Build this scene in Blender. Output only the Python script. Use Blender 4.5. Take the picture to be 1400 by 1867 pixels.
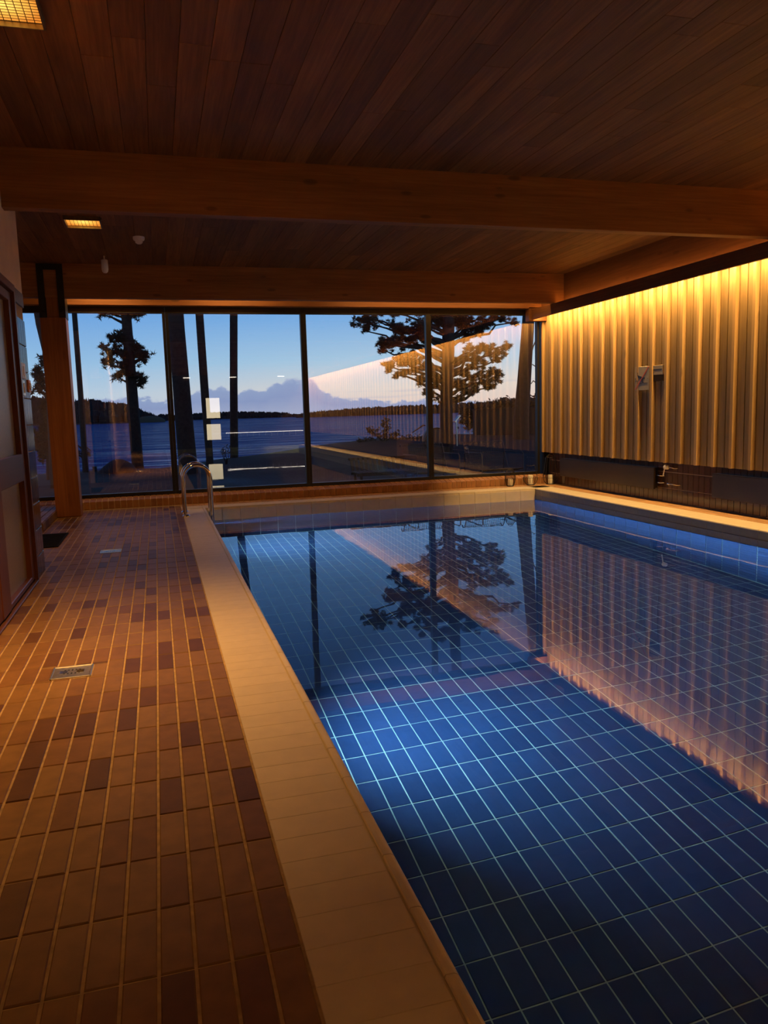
import bpy, math, random
from mathutils import Vector, Matrix, Euler
random.seed(7)
for o in list(bpy.data.objects): bpy.data.objects.remove(o)
SC = bpy.context.scene
COL = SC.collection
S = 0.8                       # all lengths below are in units of 0.8 m

# ------------------------------------------------------------------ camera
FPX, YAW, PITCH, ROLL = 1432.6, 0.27646, 0.12721, -0.029207
CAMZ = 1.5
_fw = Vector((math.sin(YAW)*math.cos(PITCH), math.cos(YAW)*math.cos(PITCH), -math.sin(PITCH)))
_r0 = Vector((math.cos(YAW), -math.sin(YAW), 0)); _u0 = _r0.cross(_fw)
_r = _r0*math.cos(ROLL) + _u0*math.sin(ROLL); _u = -_r0*math.sin(ROLL) + _u0*math.cos(ROLL)
cd = bpy.data.cameras.new('camera'); cam = bpy.data.objects.new('camera', cd); COL.objects.link(cam)
cd.sensor_fit = 'VERTICAL'; cd.sensor_height = 36.0; cd.lens = FPX*36.0/1867.0
cd.clip_start = 0.05; cd.clip_end = 6000
m = Matrix((_r, _u, -_fw)).transposed().to_4x4(); m.translation = Vector((0, 0, CAMZ*S)); cam.matrix_world = m
SC.camera = cam

def at(px, py, Y):            # point on the plane y = Y seen at a pixel of the 1400 x 1867 frame
    d = _fw + _r*(px-700)/FPX - _u*(py-933.5)/FPX
    t = Y/d.y
    return Vector((d.x*t, Y, CAMZ + d.z*t))

# ------------------------------------------------------------------ exposure
SC.view_settings.view_transform = 'Standard'; SC.view_settings.look = 'None'
SC.view_settings.exposure = 0.0; SC.view_settings.gamma = 1.0; SC.view_settings.use_curve_mapping = False

def lin(r, g, b):
    f = lambda c: c/12.92 if c <= .04045 else ((c+.055)/1.055)**2.4
    return (f(r/255), f(g/255), f(b/255), 1)

# ------------------------------------------------------------------ world: clear dusk sky with a low cloud bank
W = bpy.data.worlds.new('dusk_sky'); SC.world = W; W.use_nodes = True
class NT:
    def __init__(s, tree): s.t = tree; s.n = tree.nodes; s.l = tree.links
    def add(s, typ, **kw):
        n = s.n.new(typ)
        for k, v in kw.items(): setattr(n, k, v)
        return n
    def link(s, a, b): s.l.new(a, b)
    def put(s, inp, v):
        if hasattr(v, 'links') or isinstance(v, bpy.types.NodeSocket): s.l.new(v, inp)
        else: inp.default_value = v
    def math(s, op, a, b=0.0, c=0.0, clamp=False):
        n = s.n.new('ShaderNodeMath'); n.operation = op; n.use_clamp = clamp
        s.put(n.inputs[0], a); s.put(n.inputs[1], b); s.put(n.inputs[2], c)
        return n.outputs[0]
    def mix(s, fac, a, b, blend='MIX'):
        n = s.n.new('ShaderNodeMix'); n.data_type = 'RGBA'; n.blend_type = blend
        s.put(n.inputs[0], fac); s.put(n.inputs[6], a); s.put(n.inputs[7], b)
        return n.outputs[2]
    def ramp(s, fac, stops, interp='LINEAR'):
        n = s.n.new('ShaderNodeValToRGB'); n.color_ramp.interpolation = interp
        e = n.color_ramp.elements
        while len(e) < len(stops): e.new(0.5)
        for i, (p, c) in enumerate(stops):
            e[i].position = p; e[i].color = c if len(c) == 4 else (*c, 1)
        s.put(n.inputs[0], fac)
        return n.outputs[0]
w = NT(W.node_tree); w.n.clear()
tc = w.add('ShaderNodeTexCoord'); sep = w.add('ShaderNodeSeparateXYZ'); w.link(tc.outputs['Generated'], sep.inputs[0])
X, Y, Z = sep.outputs
az = w.math('ARCTAN2', X, Y)
elev = w.math('ARCSINE', Z)
ef = w.math('MULTIPLY_ADD', elev, 1/0.5, 0.0, clamp=True)
cool = w.ramp(ef, [(0.0, lin(186, 196, 206)), (0.06, lin(176, 196, 213)), (0.13, lin(143, 184, 217)), (0.25, lin(104, 158, 216)), (0.6, lin(58, 98, 158)), (1.0, lin(34, 62, 112))])
warm = w.ramp(ef, [(0.0, lin(226, 190, 170)), (0.06, lin(222, 204, 186)), (0.13, lin(172, 198, 213)), (0.25, lin(112, 164, 216)), (0.6, lin(60, 100, 158)), (1.0, lin(34, 62, 112))])
waz = w.math('COSINE', w.math('SUBTRACT', az, 0.75))
sky = w.mix(w.math('SMOOTH_MAX', w.math('MULTIPLY_ADD', waz, 3.0, -2.05), 0.0, 0.1, clamp=True), cool, warm)
# cloud bank: top of the bank as a function of azimuth, ruffled by noise
nz = w.add('ShaderNodeTexNoise'); nz.inputs['Scale'].default_value = 34; nz.inputs['Detail'].default_value = 6; nz.inputs['Roughness'].default_value = .55
mp = w.add('ShaderNodeMapping'); mp.inputs['Scale'].default_value = (1, 1, 1.6); w.link(tc.outputs['Generated'], mp.inputs[0]); w.link(mp.outputs[0], nz.inputs['Vector'])
nf = w.math('SUBTRACT', nz.outputs['Fac'], .5)
azf = w.math('MULTIPLY_ADD', az, 1/1.2, 0.5, clamp=True)     # azimuth -0.6..0.6 -> 0..1
def azp(a): return a/1.2 + .5
hs = [(-.6, .020), (-.15, .024), (-.06, .0265), (0.0, .021), (.03, .026), (.075, .036), (.10, .030), (.115, .033), (.13, .027), (.138, .036), (.165, .044), (.19, .043), (.2, .030), (.215, .022), (.24, .016), (.29, .013), (.34, .012), (.5, .004), (.6, .0)]
bank = w.ramp(azf, [(azp(a), (h*20, h*20, h*20)) for a, h in hs])
top = w.math('MULTIPLY_ADD', nf, 0.022, w.math('MULTIPLY', bank, 1/20))
nz3 = w.add('ShaderNodeTexNoise'); nz3.inputs['Scale'].default_value = 110; nz3.inputs['Detail'].default_value = 5; w.link(mp.outputs[0], nz3.inputs['Vector'])
top = w.math('MULTIPLY_ADD', w.math('SUBTRACT', nz3.outputs['Fac'], .5), .011, top)
den = w.math('MULTIPLY_ADD', w.math('SUBTRACT', top, elev), 330.0, 0.3, clamp=True)
den = w.math('MULTIPLY', den, w.math('GREATER_THAN', elev, -0.001))
ccol = w.ramp(w.math('DIVIDE', elev, w.math('MAXIMUM', top, .004)), [(0.0, lin(150, 160, 190)), (0.55, lin(126, 143, 184)), (0.9, lin(132, 150, 188)), (1.0, lin(162, 174, 200))])
# thin streaks above the bank
n2 = w.add('ShaderNodeTexNoise'); n2.inputs['Scale'].default_value = 6; n2.inputs['Detail'].default_value = 5
mp2 = w.add('ShaderNodeMapping'); mp2.inputs['Scale'].default_value = (1, 1, 26); mp2.inputs['Location'].default_value = (3.1, 0.4, .2); w.link(tc.outputs['Generated'], mp2.inputs[0]); w.link(mp2.outputs[0], n2.inputs['Vector'])
st = w.math('MULTIPLY', w.math('MULTIPLY_ADD', n2.outputs['Fac'], 9.0, -5.2, clamp=True), w.math('MULTIPLY_ADD', elev, -16, .9, clamp=True))
sky = w.mix(w.math('MULTIPLY', st, .55), sky, lin(140, 152, 186))
sky = w.mix(w.math('MULTIPLY', den, .93), sky, ccol)
bg = w.add('ShaderNodeBackground'); w.link(sky, bg.inputs[0]); bg.inputs[1].default_value = 1.4
out = w.add('ShaderNodeOutputWorld'); w.link(bg.outputs[0], out.inputs[0])

# ------------------------------------------------------------------ lamps (the strips and lamps the room has, plus an added pool fill)
WARM = (1.0, 0.50, 0.14)
def area_light(name, loc, rot, sx, sy, power, color, spread=180):
    l = bpy.data.lights.new(name, 'AREA'); l.shape = 'RECTANGLE'; l.size = sx*S; l.size_y = sy*S
    l.energy = power; l.color = color; l.spread = math.radians(spread)
    o = bpy.data.objects.new(name, l); COL.objects.link(o); o.location = Vector(loc)*S; o.rotation_euler = rot
    return o
YB, YF = -10.5, 14.1           # back and front of the hall
# LED line behind the fascia, washing down the slatted wall
area_light('led_line_light', (7.19, (YB+YF)/2, 3.35), (0, math.radians(4), 0), .03, YF-YB-.3, 500, (1.0, .60, .21), 158)
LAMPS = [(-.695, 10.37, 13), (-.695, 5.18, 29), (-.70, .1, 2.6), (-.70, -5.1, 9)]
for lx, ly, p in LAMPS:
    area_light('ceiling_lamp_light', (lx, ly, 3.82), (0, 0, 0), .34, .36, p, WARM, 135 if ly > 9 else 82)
POOL_LAMPS = [(.735, 5.5, -.78, 34), (.735, 12.2, -.78, 36)]
for lx, ly, lz, p in POOL_LAMPS:
    area_light('pool_lamp_light', (lx+.02, ly, lz), (0, math.radians(-59), 0), .16, .16, p, (.42, .74, 1.0), 104)

# added underwater fill light under the left coping, brightening the right pool wall
area_light('pool_fill_light', (.74, 9.3, -.7), (0, math.radians(-97), 0), .04, 8.6, 200, (.40, .72, 1.0), 40)
# short strips behind the far beam that wash the header above the window
for hx0, hx1, hp in ((-1.25, -.25, 8), (.75, 1.95, 8), (3.3, 7.0, 15)):
    area_light('header_strip_light', ((hx0+hx1)/2, 13.36, 3.72), (math.radians(22), 0, 0), hx1-hx0, .02, hp, (1.0, .55, .17))

# ------------------------------------------------------------------ mesh helpers
UL = {}
def V3(v): return Vector(v)
class MB:
    def __init__(s): s.v = []; s.f = []; s.mi = []; s.sm = []
    def face(s, pts, mi=0, smooth=False):
        b = len(s.v); s.v += [tuple(p) for p in pts]; s.f.append(tuple(range(b, b+len(pts)))); s.mi.append(mi); s.sm.append(smooth)
    def mesh(s, vs, fs, mi=0, smooth=False):
        b = len(s.v); s.v += [tuple(p) for p in vs]
        for f in fs: s.f.append(tuple(b+i for i in f)); s.mi.append(mi); s.sm.append(smooth)
        return s
    def box(s, x0, x1, y0, y1, z0, z1, ch=0.0, mi=0):
        if ch <= 0:
            vs = [(x0,y0,z0),(x1,y0,z0),(x1,y1,z0),(x0,y1,z0),(x0,y0,z1),(x1,y0,z1),(x1,y1,z1),(x0,y1,z1)]
            return s.mesh(vs, [(3,2,1,0),(4,5,6,7),(0,1,5,4),(1,2,6,5),(2,3,7,6),(3,0,4,7)], mi)
        c = min(ch, (x1-x0)*.45, (y1-y0)*.45, (z1-z0)*.45)
        bx = [(x0+c,x1-c,y0+c,y1-c,z0),(x0,x1,y0,y1,z0+c),(x0,x1,y0,y1,z1-c),(x0+c,x1-c,y0+c,y1-c,z1)]
        vs = []
        for a,b_,c_,d,z in bx: vs += [(a,c_,z),(b_,c_,z),(b_,d,z),(a,d,z)]
        # chamfered vertical edges are left sharp; top and bottom edges are chamfered
        fs = [(3,2,1,0),(12,13,14,15)]
        for k in range(3):
            for i in range(4):
                j = (i+1) % 4; fs.append((k*4+i, k*4+j, k*4+4+j, k*4+4+i))
        return s.mesh(vs, fs, mi)
    def tube(s, pts, r, n=8, mi=0, cap=True, smooth=True):
        pts = [Vector(p) for p in pts]; rs = r if isinstance(r, (list, tuple)) else [r]*len(pts)
        rings = []; prev = None
        for i, p in enumerate(pts):
            t = (pts[min(i+1, len(pts)-1)] - pts[max(i-1, 0)]).normalized()
            if prev is None:
                a = t.orthogonal().normalized()
            else:
                a = (prev - t*prev.dot(t))
                a = a.normalized() if a.length > 1e-6 else t.orthogonal().normalized()
            prev = a; b = t.cross(a)
            rings.append([p + (a*math.cos(2*math.pi*k/n) + b*math.sin(2*math.pi*k/n))*rs[i] for k in range(n)])
        vs = [q for r_ in rings for q in r_]; fs = []
        for i in range(len(pts)-1):
            for k in range(n):
                fs.append((i*n+k, i*n+(k+1)%n, (i+1)*n+(k+1)%n, (i+1)*n+k))
        s.mesh(vs, fs, mi, smooth)
        if cap:
            s.face(list(reversed(rings[0])), mi); s.face(rings[-1], mi)
        return s
    def lathe(s, prof, c, n=20, axis='Z', mi=0, smooth=True, cap=True):
        c = Vector(c); vs = []
        for r, h in prof:
            for k in range(n):
                a = 2*math.pi*k/n; p = (r*math.cos(a), r*math.sin(a), h)
                if axis == 'X': p = (h, p[0], p[1])
                if axis == 'Y': p = (p[0], h, p[1])
                vs.append(c + Vector(p))
        fs = []
        for i in range(len(prof)-1):
            for k in range(n): fs.append((i*n+k, i*n+(k+1)%n, (i+1)*n+(k+1)%n, (i+1)*n+k))
        s.mesh(vs, fs, mi, smooth)
        if cap:
            s.face([vs[k] for k in range(n)][::-1], mi); s.face(vs[-n:], mi)
        return s
    def sphere(s, c, r, n=12, m_=8, mi=0, sc=(1,1,1)):
        prof = []
        c = Vector(c); vs = []; fs = []
        for i in range(m_+1):
            t = math.pi*i/m_
            for k in range(n):
                a = 2*math.pi*k/n
                vs.append(c + Vector((r*math.sin(t)*math.cos(a)*sc[0], r*math.sin(t)*math.sin(a)*sc[1], -r*math.cos(t)*sc[2])))
        for i in range(m_):
            for k in range(n): fs.append((i*n+k, i*n+(k+1)%n, (i+1)*n+(k+1)%n, (i+1)*n+k))
        return s.mesh(vs, fs, mi, True)
    def extrude(s, prof, y0, y1, axis='Y', mi=0):          # closed 2-D profile swept along an axis
        n = len(prof)
        def P(u, v, t): return (u, t, v) if axis == 'Y' else ((t, u, v) if axis == 'X' else (u, v, t))
        vs = [P(u, v, y0) for u, v in prof] + [P(u, v, y1) for u, v in prof]
        fs = [(i, (i+1)%n, n+(i+1)%n, n+i) for i in range(n)]
        s.mesh(vs, fs, mi)
        s.face([vs[i] for i in range(n)][::-1], mi); s.face(vs[n:], mi)
        return s
    def data(s, name, mats, origin=(0,0,0), fix=True):
        me = bpy.data.meshes.new(name); o = Vector(origin)
        me.from_pydata([tuple((Vector(v)-o)*S) for v in s.v], [], s.f)
        mats = mats if isinstance(mats, (list, tuple)) else [mats]
        for m_ in mats: me.materials.append(m_)
        me.polygons.foreach_set('material_index', s.mi); me.polygons.foreach_set('use_smooth', s.sm)
        if fix and len(s.f) < 30000:
            import bmesh
            bm = bmesh.new(); bm.from_mesh(me); bmesh.ops.recalc_face_normals(bm, faces=bm.faces); bm.to_mesh(me); bm.free()
        me.update()
        return me
def tag(o, label=None, cat=None, group=None, kind=None):
    if label: o['label'] = label
    if cat: o['category'] = cat
    if group: o['group'] = group
    if kind: o['kind'] = kind
    return o
def obj(name, mb, mat, parent=None, loc=None, fix=True):
    lu = Vector(loc) if loc is not None else (UL[parent.name] if parent else Vector((0,0,0)))
    o = bpy.data.objects.new(name, mb.data(name, mat, lu, fix)); COL.objects.link(o)
    UL[o.name] = lu
    if parent:
        o.parent = parent; o.location = (lu - UL[parent.name])*S
    else: o.location = lu*S
    return o
def put(name, me, loc, parent=None, rot=(0,0,0)):          # an instance of an existing mesh
    o = bpy.data.objects.new(name, me); COL.objects.link(o); lu = Vector(loc); UL[o.name] = lu
    o.location = (lu - (UL[parent.name] if parent else Vector((0,0,0))))*S; o.rotation_euler = rot
    if parent: o.parent = parent
    return o
def thing(name, loc, label=None, cat=None, group=None, kind=None):
    o = bpy.data.objects.new(name, None); COL.objects.link(o); o.location = Vector(loc)*S; UL[o.name] = Vector(loc)
    o.empty_display_size = .1
    return tag(o, label, cat, group, kind)
def copy_tree(o, delta, label=None):
    def rec(a, par):
        c = a.copy(); COL.objects.link(c); UL[c.name] = UL[a.name] + Vector(delta)
        if par: c.parent = par
        else: c.location = a.location + Vector(delta)*S
        for ch in [x for x in COL.objects if x.parent == a]: rec(ch, c)
        return c
    r = rec(o, None)
    if label: r['label'] = label
    return r

# ------------------------------------------------------------------ materials
def new_mat(name):
    m_ = bpy.data.materials.new(name); m_.use_nodes = True; t = NT(m_.node_tree); t.n.clear()
    o = t.add('ShaderNodeOutputMaterial'); return m_, t, o
def pbr(name, col, rough=.5, metal=0.0, noise=0.0, nscale=20, bump=0.0, bscale=80, spec=.5, emis=None, estr=0):
    m_, t, o = new_mat(name); b = t.add('ShaderNodeBsdfPrincipled'); t.link(b.outputs[0], o.inputs[0])
    b.inputs['Roughness'].default_value = rough; b.inputs['Metallic'].default_value = metal
    b.inputs['Specular IOR Level'].default_value = spec
    c = col if len(col) == 4 else (*col, 1)
    tcn = t.add('ShaderNodeTexCoord')
    if noise:
        n = t.add('ShaderNodeTexNoise'); n.inputs['Scale'].default_value = nscale; n.inputs['Detail'].default_value = 4
        t.link(tcn.outputs['Object'], n.inputs['Vector'])
        d = tuple(x*(1-noise) for x in c[:3]) + (1,); e = tuple(min(1, x*(1+noise)) for x in c[:3]) + (1,)
        t.link(t.ramp(n.outputs['Fac'], [(.3, d), (.7, e)]), b.inputs['Base Color'])
    else: b.inputs['Base Color'].default_value = c
    if bump:
        n = t.add('ShaderNodeTexNoise'); n.inputs['Scale'].default_value = bscale; n.inputs['Detail'].default_value = 3
        t.link(tcn.outputs['Object'], n.inputs['Vector'])
        bm = t.add('ShaderNodeBump'); bm.inputs['Strength'].default_value = bump; bm.inputs['Distance'].default_value = .002
        t.link(n.outputs['Fac'], bm.inputs['Height']); t.link(bm.outputs[0], b.inputs['Normal'])
    if emis: b.inputs['Emission Color'].default_value = (*emis[:3], 1); b.inputs['Emission Strength'].default_value = estr
    return m_
def rnd_sock(t, island):
    if island: return t.add('ShaderNodeNewGeometry').outputs['Random Per Island']
    return t.add('ShaderNodeObjectInfo').outputs['Random']
def tile_mat(name, stops, island=False, rough=.45, mottle=.18, bump=.08, spec=.4):
    m_, t, o = new_mat(name); b = t.add('ShaderNodeBsdfPrincipled'); t.link(b.outputs[0], o.inputs[0])
    col = t.ramp(rnd_sock(t, island), stops, 'CONSTANT' if len(stops) > 3 else 'LINEAR')
    g = t.add('ShaderNodeNewGeometry'); n = t.add('ShaderNodeTexNoise'); n.inputs['Scale'].default_value = 14; n.inputs['Detail'].default_value = 5
    t.link(g.outputs['Position'], n.inputs['Vector'])
    f = t.ramp(n.outputs['Fac'], [(.3, (1-mottle,)*3), (.7, (1+mottle*.4,)*3)])
    t.link(t.mix(1.0, col, f, 'MULTIPLY'), b.inputs['Base Color'])
    b.inputs['Roughness'].default_value = rough; b.inputs['Specular IOR Level'].default_value = spec
    n2_ = t.add('ShaderNodeTexNoise'); n2_.inputs['Scale'].default_value = 90; t.link(g.outputs['Position'], n2_.inputs['Vector'])
    bm = t.add('ShaderNodeBump'); bm.inputs['Strength'].default_value = bump; bm.inputs['Distance'].default_value = .003
    t.link(n2_.outputs['Fac'], bm.inputs['Height']); t.link(bm.outputs[0], b.inputs['Normal'])
    return m_
def wood(name, dark, light, axis, freq=1.0, rough=.5, var=.35, knots=0.0, spec=.35):
    """grain runs along the given axis (object space); per-object tone shift"""
    m_, t, o = new_mat(name); b = t.add('ShaderNodeBsdfPrincipled'); t.link(b.outputs[0], o.inputs[0])
    tcn = t.add('ShaderNodeTexCoord'); oi = t.add('ShaderNodeObjectInfo')
    off = t.add('ShaderNodeVectorMath'); off.operation = 'MULTIPLY_ADD'
    cmb = t.add('ShaderNodeCombineXYZ'); r_ = oi.outputs['Random']
    for i in range(3): t.link(r_, cmb.inputs[i])
    t.link(cmb.outputs[0], off.inputs[0]); off.inputs[1].default_value = (37, 53, 71); t.link(tcn.outputs['Object'], off.inputs[2])
    mp_ = t.add('ShaderNodeMapping'); sc = [60*freq]*3; sc['XYZ'.index(axis)] = 2.2*freq; mp_.inputs['Scale'].default_value = sc
    t.link(off.outputs[0], mp_.inputs[0])
    n = t.add('ShaderNodeTexNoise'); n.inputs['Scale'].default_value = 1; n.inputs['Detail'].default_value = 6; n.inputs['Roughness'].default_value = .65; n.inputs['Distortion'].default_value = .6
    t.link(mp_.outputs[0], n.inputs['Vector'])
    mp3 = t.add('ShaderNodeMapping'); sc = [9*freq]*3; sc['XYZ'.index(axis)] = .7*freq; mp3.inputs['Scale'].default_value = sc
    t.link(off.outputs[0], mp3.inputs[0])
    n3 = t.add('ShaderNodeTexNoise'); n3.inputs['Scale'].default_value = 1; n3.inputs['Detail'].default_value = 3; t.link(mp3.outputs[0], n3.inputs['Vector'])
    f = t.math('ADD', t.math('MULTIPLY', n.outputs['Fac'], .55), t.math('MULTIPLY', n3.outputs['Fac'], .45))
    col = t.ramp(f, [(.33, dark), (.52, tuple((a+b_)/2 for a, b_ in zip(dark, light))), (.66, light)])
    tone = t.math('MULTIPLY_ADD', r_, 2*var, 1-var)
    vm = t.add('ShaderNodeVectorMath'); vm.operation = 'SCALE'; t.link(col, vm.inputs[0]); t.link(tone, vm.inputs['Scale'])
    colo = vm.outputs[0]
    if knots:
        vo = t.add('ShaderNodeTexVoronoi'); mk = t.add('ShaderNodeMapping'); sc = [5.5]*3; sc['XYZ'.index(axis)] = 1.9; mk.inputs['Scale'].default_value = sc
        t.link(off.outputs[0], mk.inputs[0]); t.link(mk.outputs[0], vo.inputs['Vector']); vo.inputs['Scale'].default_value = 1
        kf = t.ramp(vo.outputs['Distance'], [(.0, (1-knots,)*3), (.09, (1-knots*.7,)*3), (.13, (1, 1, 1))])
        colo = t.mix(1.0, colo, kf, 'MULTIPLY')
    t.link(colo, b.inputs['Base Color'])
    b.inputs['Roughness'].default_value = rough; b.inputs['Specular IOR Level'].default_value = spec
    bm = t.add('ShaderNodeBump'); bm.inputs['Strength'].default_value = .25; bm.inputs['Distance'].default_value = .001
    t.link(n.outputs['Fac'], bm.inputs['Height']); t.link(bm.outputs[0], b.inputs['Normal'])
    return m_

DECK = [(0, (.120, .050, .018)), (.08, (.215, .110, .036)), (.30, (.190, .090, .030)), (.48, (.232, .124, .042)), (.62, (.170, .077, .026)), (.70, (.220, .113, .038)), (.90, (.100, .041, .017)), (.95, (.20, .097, .032))]
M = dict(
    tile=tile_mat('deck_tile_clay', DECK, spec=.18), tile_s=tile_mat('deck_tile_clay_joined', DECK, True, spec=.18),
    curbtile=tile_mat('curb_tile_clay', [(0, (.30, .135, .052)), (1, (.42, .20, .08))], mottle=.2),
    striptile=tile_mat('bright_strip_tile', [(0, (.38, .20, .080)), (1, (.54, .30, .12))], mottle=.2), striptile_s=tile_mat('bright_strip_tile_joined', [(0, (.38, .20, .080)), (1, (.54, .30, .12))], True, mottle=.2),
    copface=pbr('coping_face_grey', (.30, .28, .26), .35, noise=.05),  # nosing face, a darker grey than the cream coping
    curbgrout=pbr('curb_grout', (.66, .50, .32), .9),
    grout=pbr('deck_grout', (.40, .27, .14), .9, noise=.25, nscale=30),
    coping=tile_mat('coping_cream', [(0, (.63, .525, .36)), (1, (.66, .55, .38))], rough=.42, mottle=.06, bump=.05),
    pooltile=tile_mat('pool_tile_blue', [(0, (.016, .042, .115)), (1, (.024, .058, .150))], rough=.35, mottle=.1, bump=0.02, spec=.25),
    pooltile_s=tile_mat('pool_tile_blue_joined', [(0, (.016, .042, .115)), (1, (.024, .058, .150))], True, rough=.35, mottle=.1, bump=0.02, spec=.25),
    poolgrout=pbr('pool_grout', (.46, .60, .50), .8, noise=.1),
    ceil=wood('ceiling_plank_wood', (.10, .037, .010), (.29, .122, .037), 'Y', .8, .55, .2),
    beam=wood('glulam_beam_wood', (.20, .075, .020), (.40, .165, .050), 'X', .8, .5, .06, .55),
    beamy=wood('side_beam_wood', (.13, .05, .016), (.26, .105, .035), 'Y', .8, .5, .06, .3),
    post=wood('post_wood', (.20, .070, .020), (.38, .15, .045), 'Z', .8, .45, .06, .2),
    board=wood('slat_wall_board', (.25, .155, .056), (.44, .295, .125), 'Z', .9, .55, .16, .0),
    batten=wood('slat_wall_batten', (.40, .235, .085), (.56, .36, .155), 'Z', .9, .55, .10, .35),
    door=wood('door_wood', (.095, .028, .010), (.16, .050, .017), 'Z', .9, .35, .1),
    doorh=wood('door_rail_wood', (.075, .028, .015), (.12, .046, .025), 'Y', .9, .35, .1),
    doorpane=pbr('ribbed_door_glass', (.30, .27, .22), .3, noise=.12, nscale=60, bump=.5, bscale=140),
    plaster=pbr('plaster', (.74, .56, .40), .9, noise=.05, nscale=8, bump=.2, bscale=200),
    darktile=tile_mat('glazed_brown_tile', [(0, (.070, .036, .024)), (1, (.10, .050, .034))], rough=.16, mottle=.15, bump=.03, spec=.6),
    darkgrout=pbr('wall_grout', (.46, .32, .21), .9),
    black=pbr('black_steel', (.012, .011, .010), .45),
    frame=pbr('window_frame_dark', (.009, .007, .006), .4, noise=.2),
    chrome=pbr('chrome', (.80, .78, .74), .08, 1.0),
    steel=pbr('brushed_steel', (.52, .50, .44), .3, 1.0, noise=.15, nscale=60),
    steeldull=pbr('worn_steel', (.40, .36, .30), .35, 1.0, noise=.2, nscale=40),
    radiator=pbr('radiator_dark', (.040, .027, .018), .28, noise=.1),
    rubber=pbr('black_rubber', (.010, .009, .009), .9, noise=.3, nscale=120, spec=.1),
    white=pbr('white_plastic', (.84, .80, .74), .4),
    orange=pbr('orange_plastic', (.75, .26, .06), .4),
    brown=pbr('dark_wood_panel', (.055, .028, .018), .4, noise=.2),
    boxdark=pbr('box_lower_case', (.13, .085, .04), .8, spec=.15),
    red=pbr('red_print', (.52, .08, .03), .5), ink=pbr('black_print', (.012, .012, .014), .5),
    signplate=pbr('sign_plate', (.36, .29, .17), .4, noise=.08),
    candle=pbr('candle_wax', (.93, .87, .72), .55, noise=.05),
    wire=pbr('black_wire', (.010, .009, .008), .4),
    bark=pbr('pine_bark', (.030, .021, .016), .95, noise=.5, nscale=14, bump=.8, bscale=20),
    needle=pbr('pine_needles', (.020, .026, .012), .9),
    leaf=pbr('shrub_leaves', (.045, .030, .016), .8),
    ground=pbr('garden_ground', (.016, .015, .011), 1.0, noise=.5, nscale=3, bump=.6, bscale=12),
    paving=pbr('terrace_paving', (.026, .024, .022), .8, noise=.2, nscale=10),
    rock=pbr('granite', (.016, .015, .014), .9, noise=.4, nscale=6, bump=.6, bscale=10),
    forest=pbr('far_forest', (.016, .017, .016), 1.0), forestland=pbr('far_land', (.020, .018, .015), 1.0),
    fieldland=pbr('far_field', (.085, .072, .04), 1.0),
    gwall=pbr('garden_wall_render', (.030, .024, .020), .95, noise=.15, nscale=2),
    gmetal=pbr('outdoor_metal', (.055, .045, .042), .5, .3), gwood=pbr('weathered_timber', (.045, .042, .045), .8, noise=.3, nscale=20),
    gred=pbr('red_handle', (.30, .07, .035), .5),
)
def glass_pane(name, base, tint):
    m_, t, o = new_mat(name)
    tr = t.add('ShaderNodeBsdfTransparent'); tr.inputs[0].default_value = (*tint, 1)
    gl = t.add('ShaderNodeBsdfGlossy'); gl.inputs['Roughness'].default_value = 0.0; gl.inputs[0].default_value = (1, 1, 1, 1)
    lw = t.add('ShaderNodeLayerWeight'); lw.inputs[0].default_value = .5
    f5 = t.math('POWER', lw.outputs['Facing'], 5.0)
    fac = t.math('MULTIPLY_ADD', f5, 1-base, base)
    mx = t.add('ShaderNodeMixShader'); t.link(fac, mx.inputs[0]); t.link(tr.outputs[0], mx.inputs[1]); t.link(gl.outputs[0], mx.inputs[2])
    t.link(mx.outputs[0], o.inputs[0]); return m_
M['glass'] = glass_pane('triple_glazing', .225, (.97, .98, .99))
def water_mat():
    m_, t, o = new_mat('pool_water')
    g = t.add('ShaderNodeNewGeometry')
    n = t.add('ShaderNodeTexNoise'); n.inputs['Scale'].default_value = 1.6; n.inputs['Detail'].default_value = 2
    t.link(g.outputs['Position'], n.inputs['Vector'])
    bm = t.add('ShaderNodeBump'); bm.inputs['Strength'].default_value = .25; bm.inputs['Distance'].default_value = .004
    t.link(n.outputs['Fac'], bm.inputs['Height'])
    rf = t.add('ShaderNodeBsdfRefraction'); rf.inputs['IOR'].default_value = 1.333; rf.inputs['Roughness'].default_value = 0
    rf.inputs[0].default_value = (.86, .95, 1, 1)
    gl = t.add('ShaderNodeBsdfGlossy'); gl.inputs['Roughness'].default_value = 0
    fr = t.add('ShaderNodeFresnel'); fr.inputs['IOR'].default_value = 1.333
    for b in (rf, gl, fr): t.link(bm.outputs[0], b.inputs['Normal'])
    mx = t.add('ShaderNodeMixShader'); t.link(t.math('MULTIPLY', fr.outputs[0], 1.3, 0, True), mx.inputs[0]); t.link(rf.outputs[0], mx.inputs[1]); t.link(gl.outputs[0], mx.inputs[2])
    t.link(mx.outputs[0], o.inputs[0]); return m_
M['water'] = water_mat()
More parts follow.
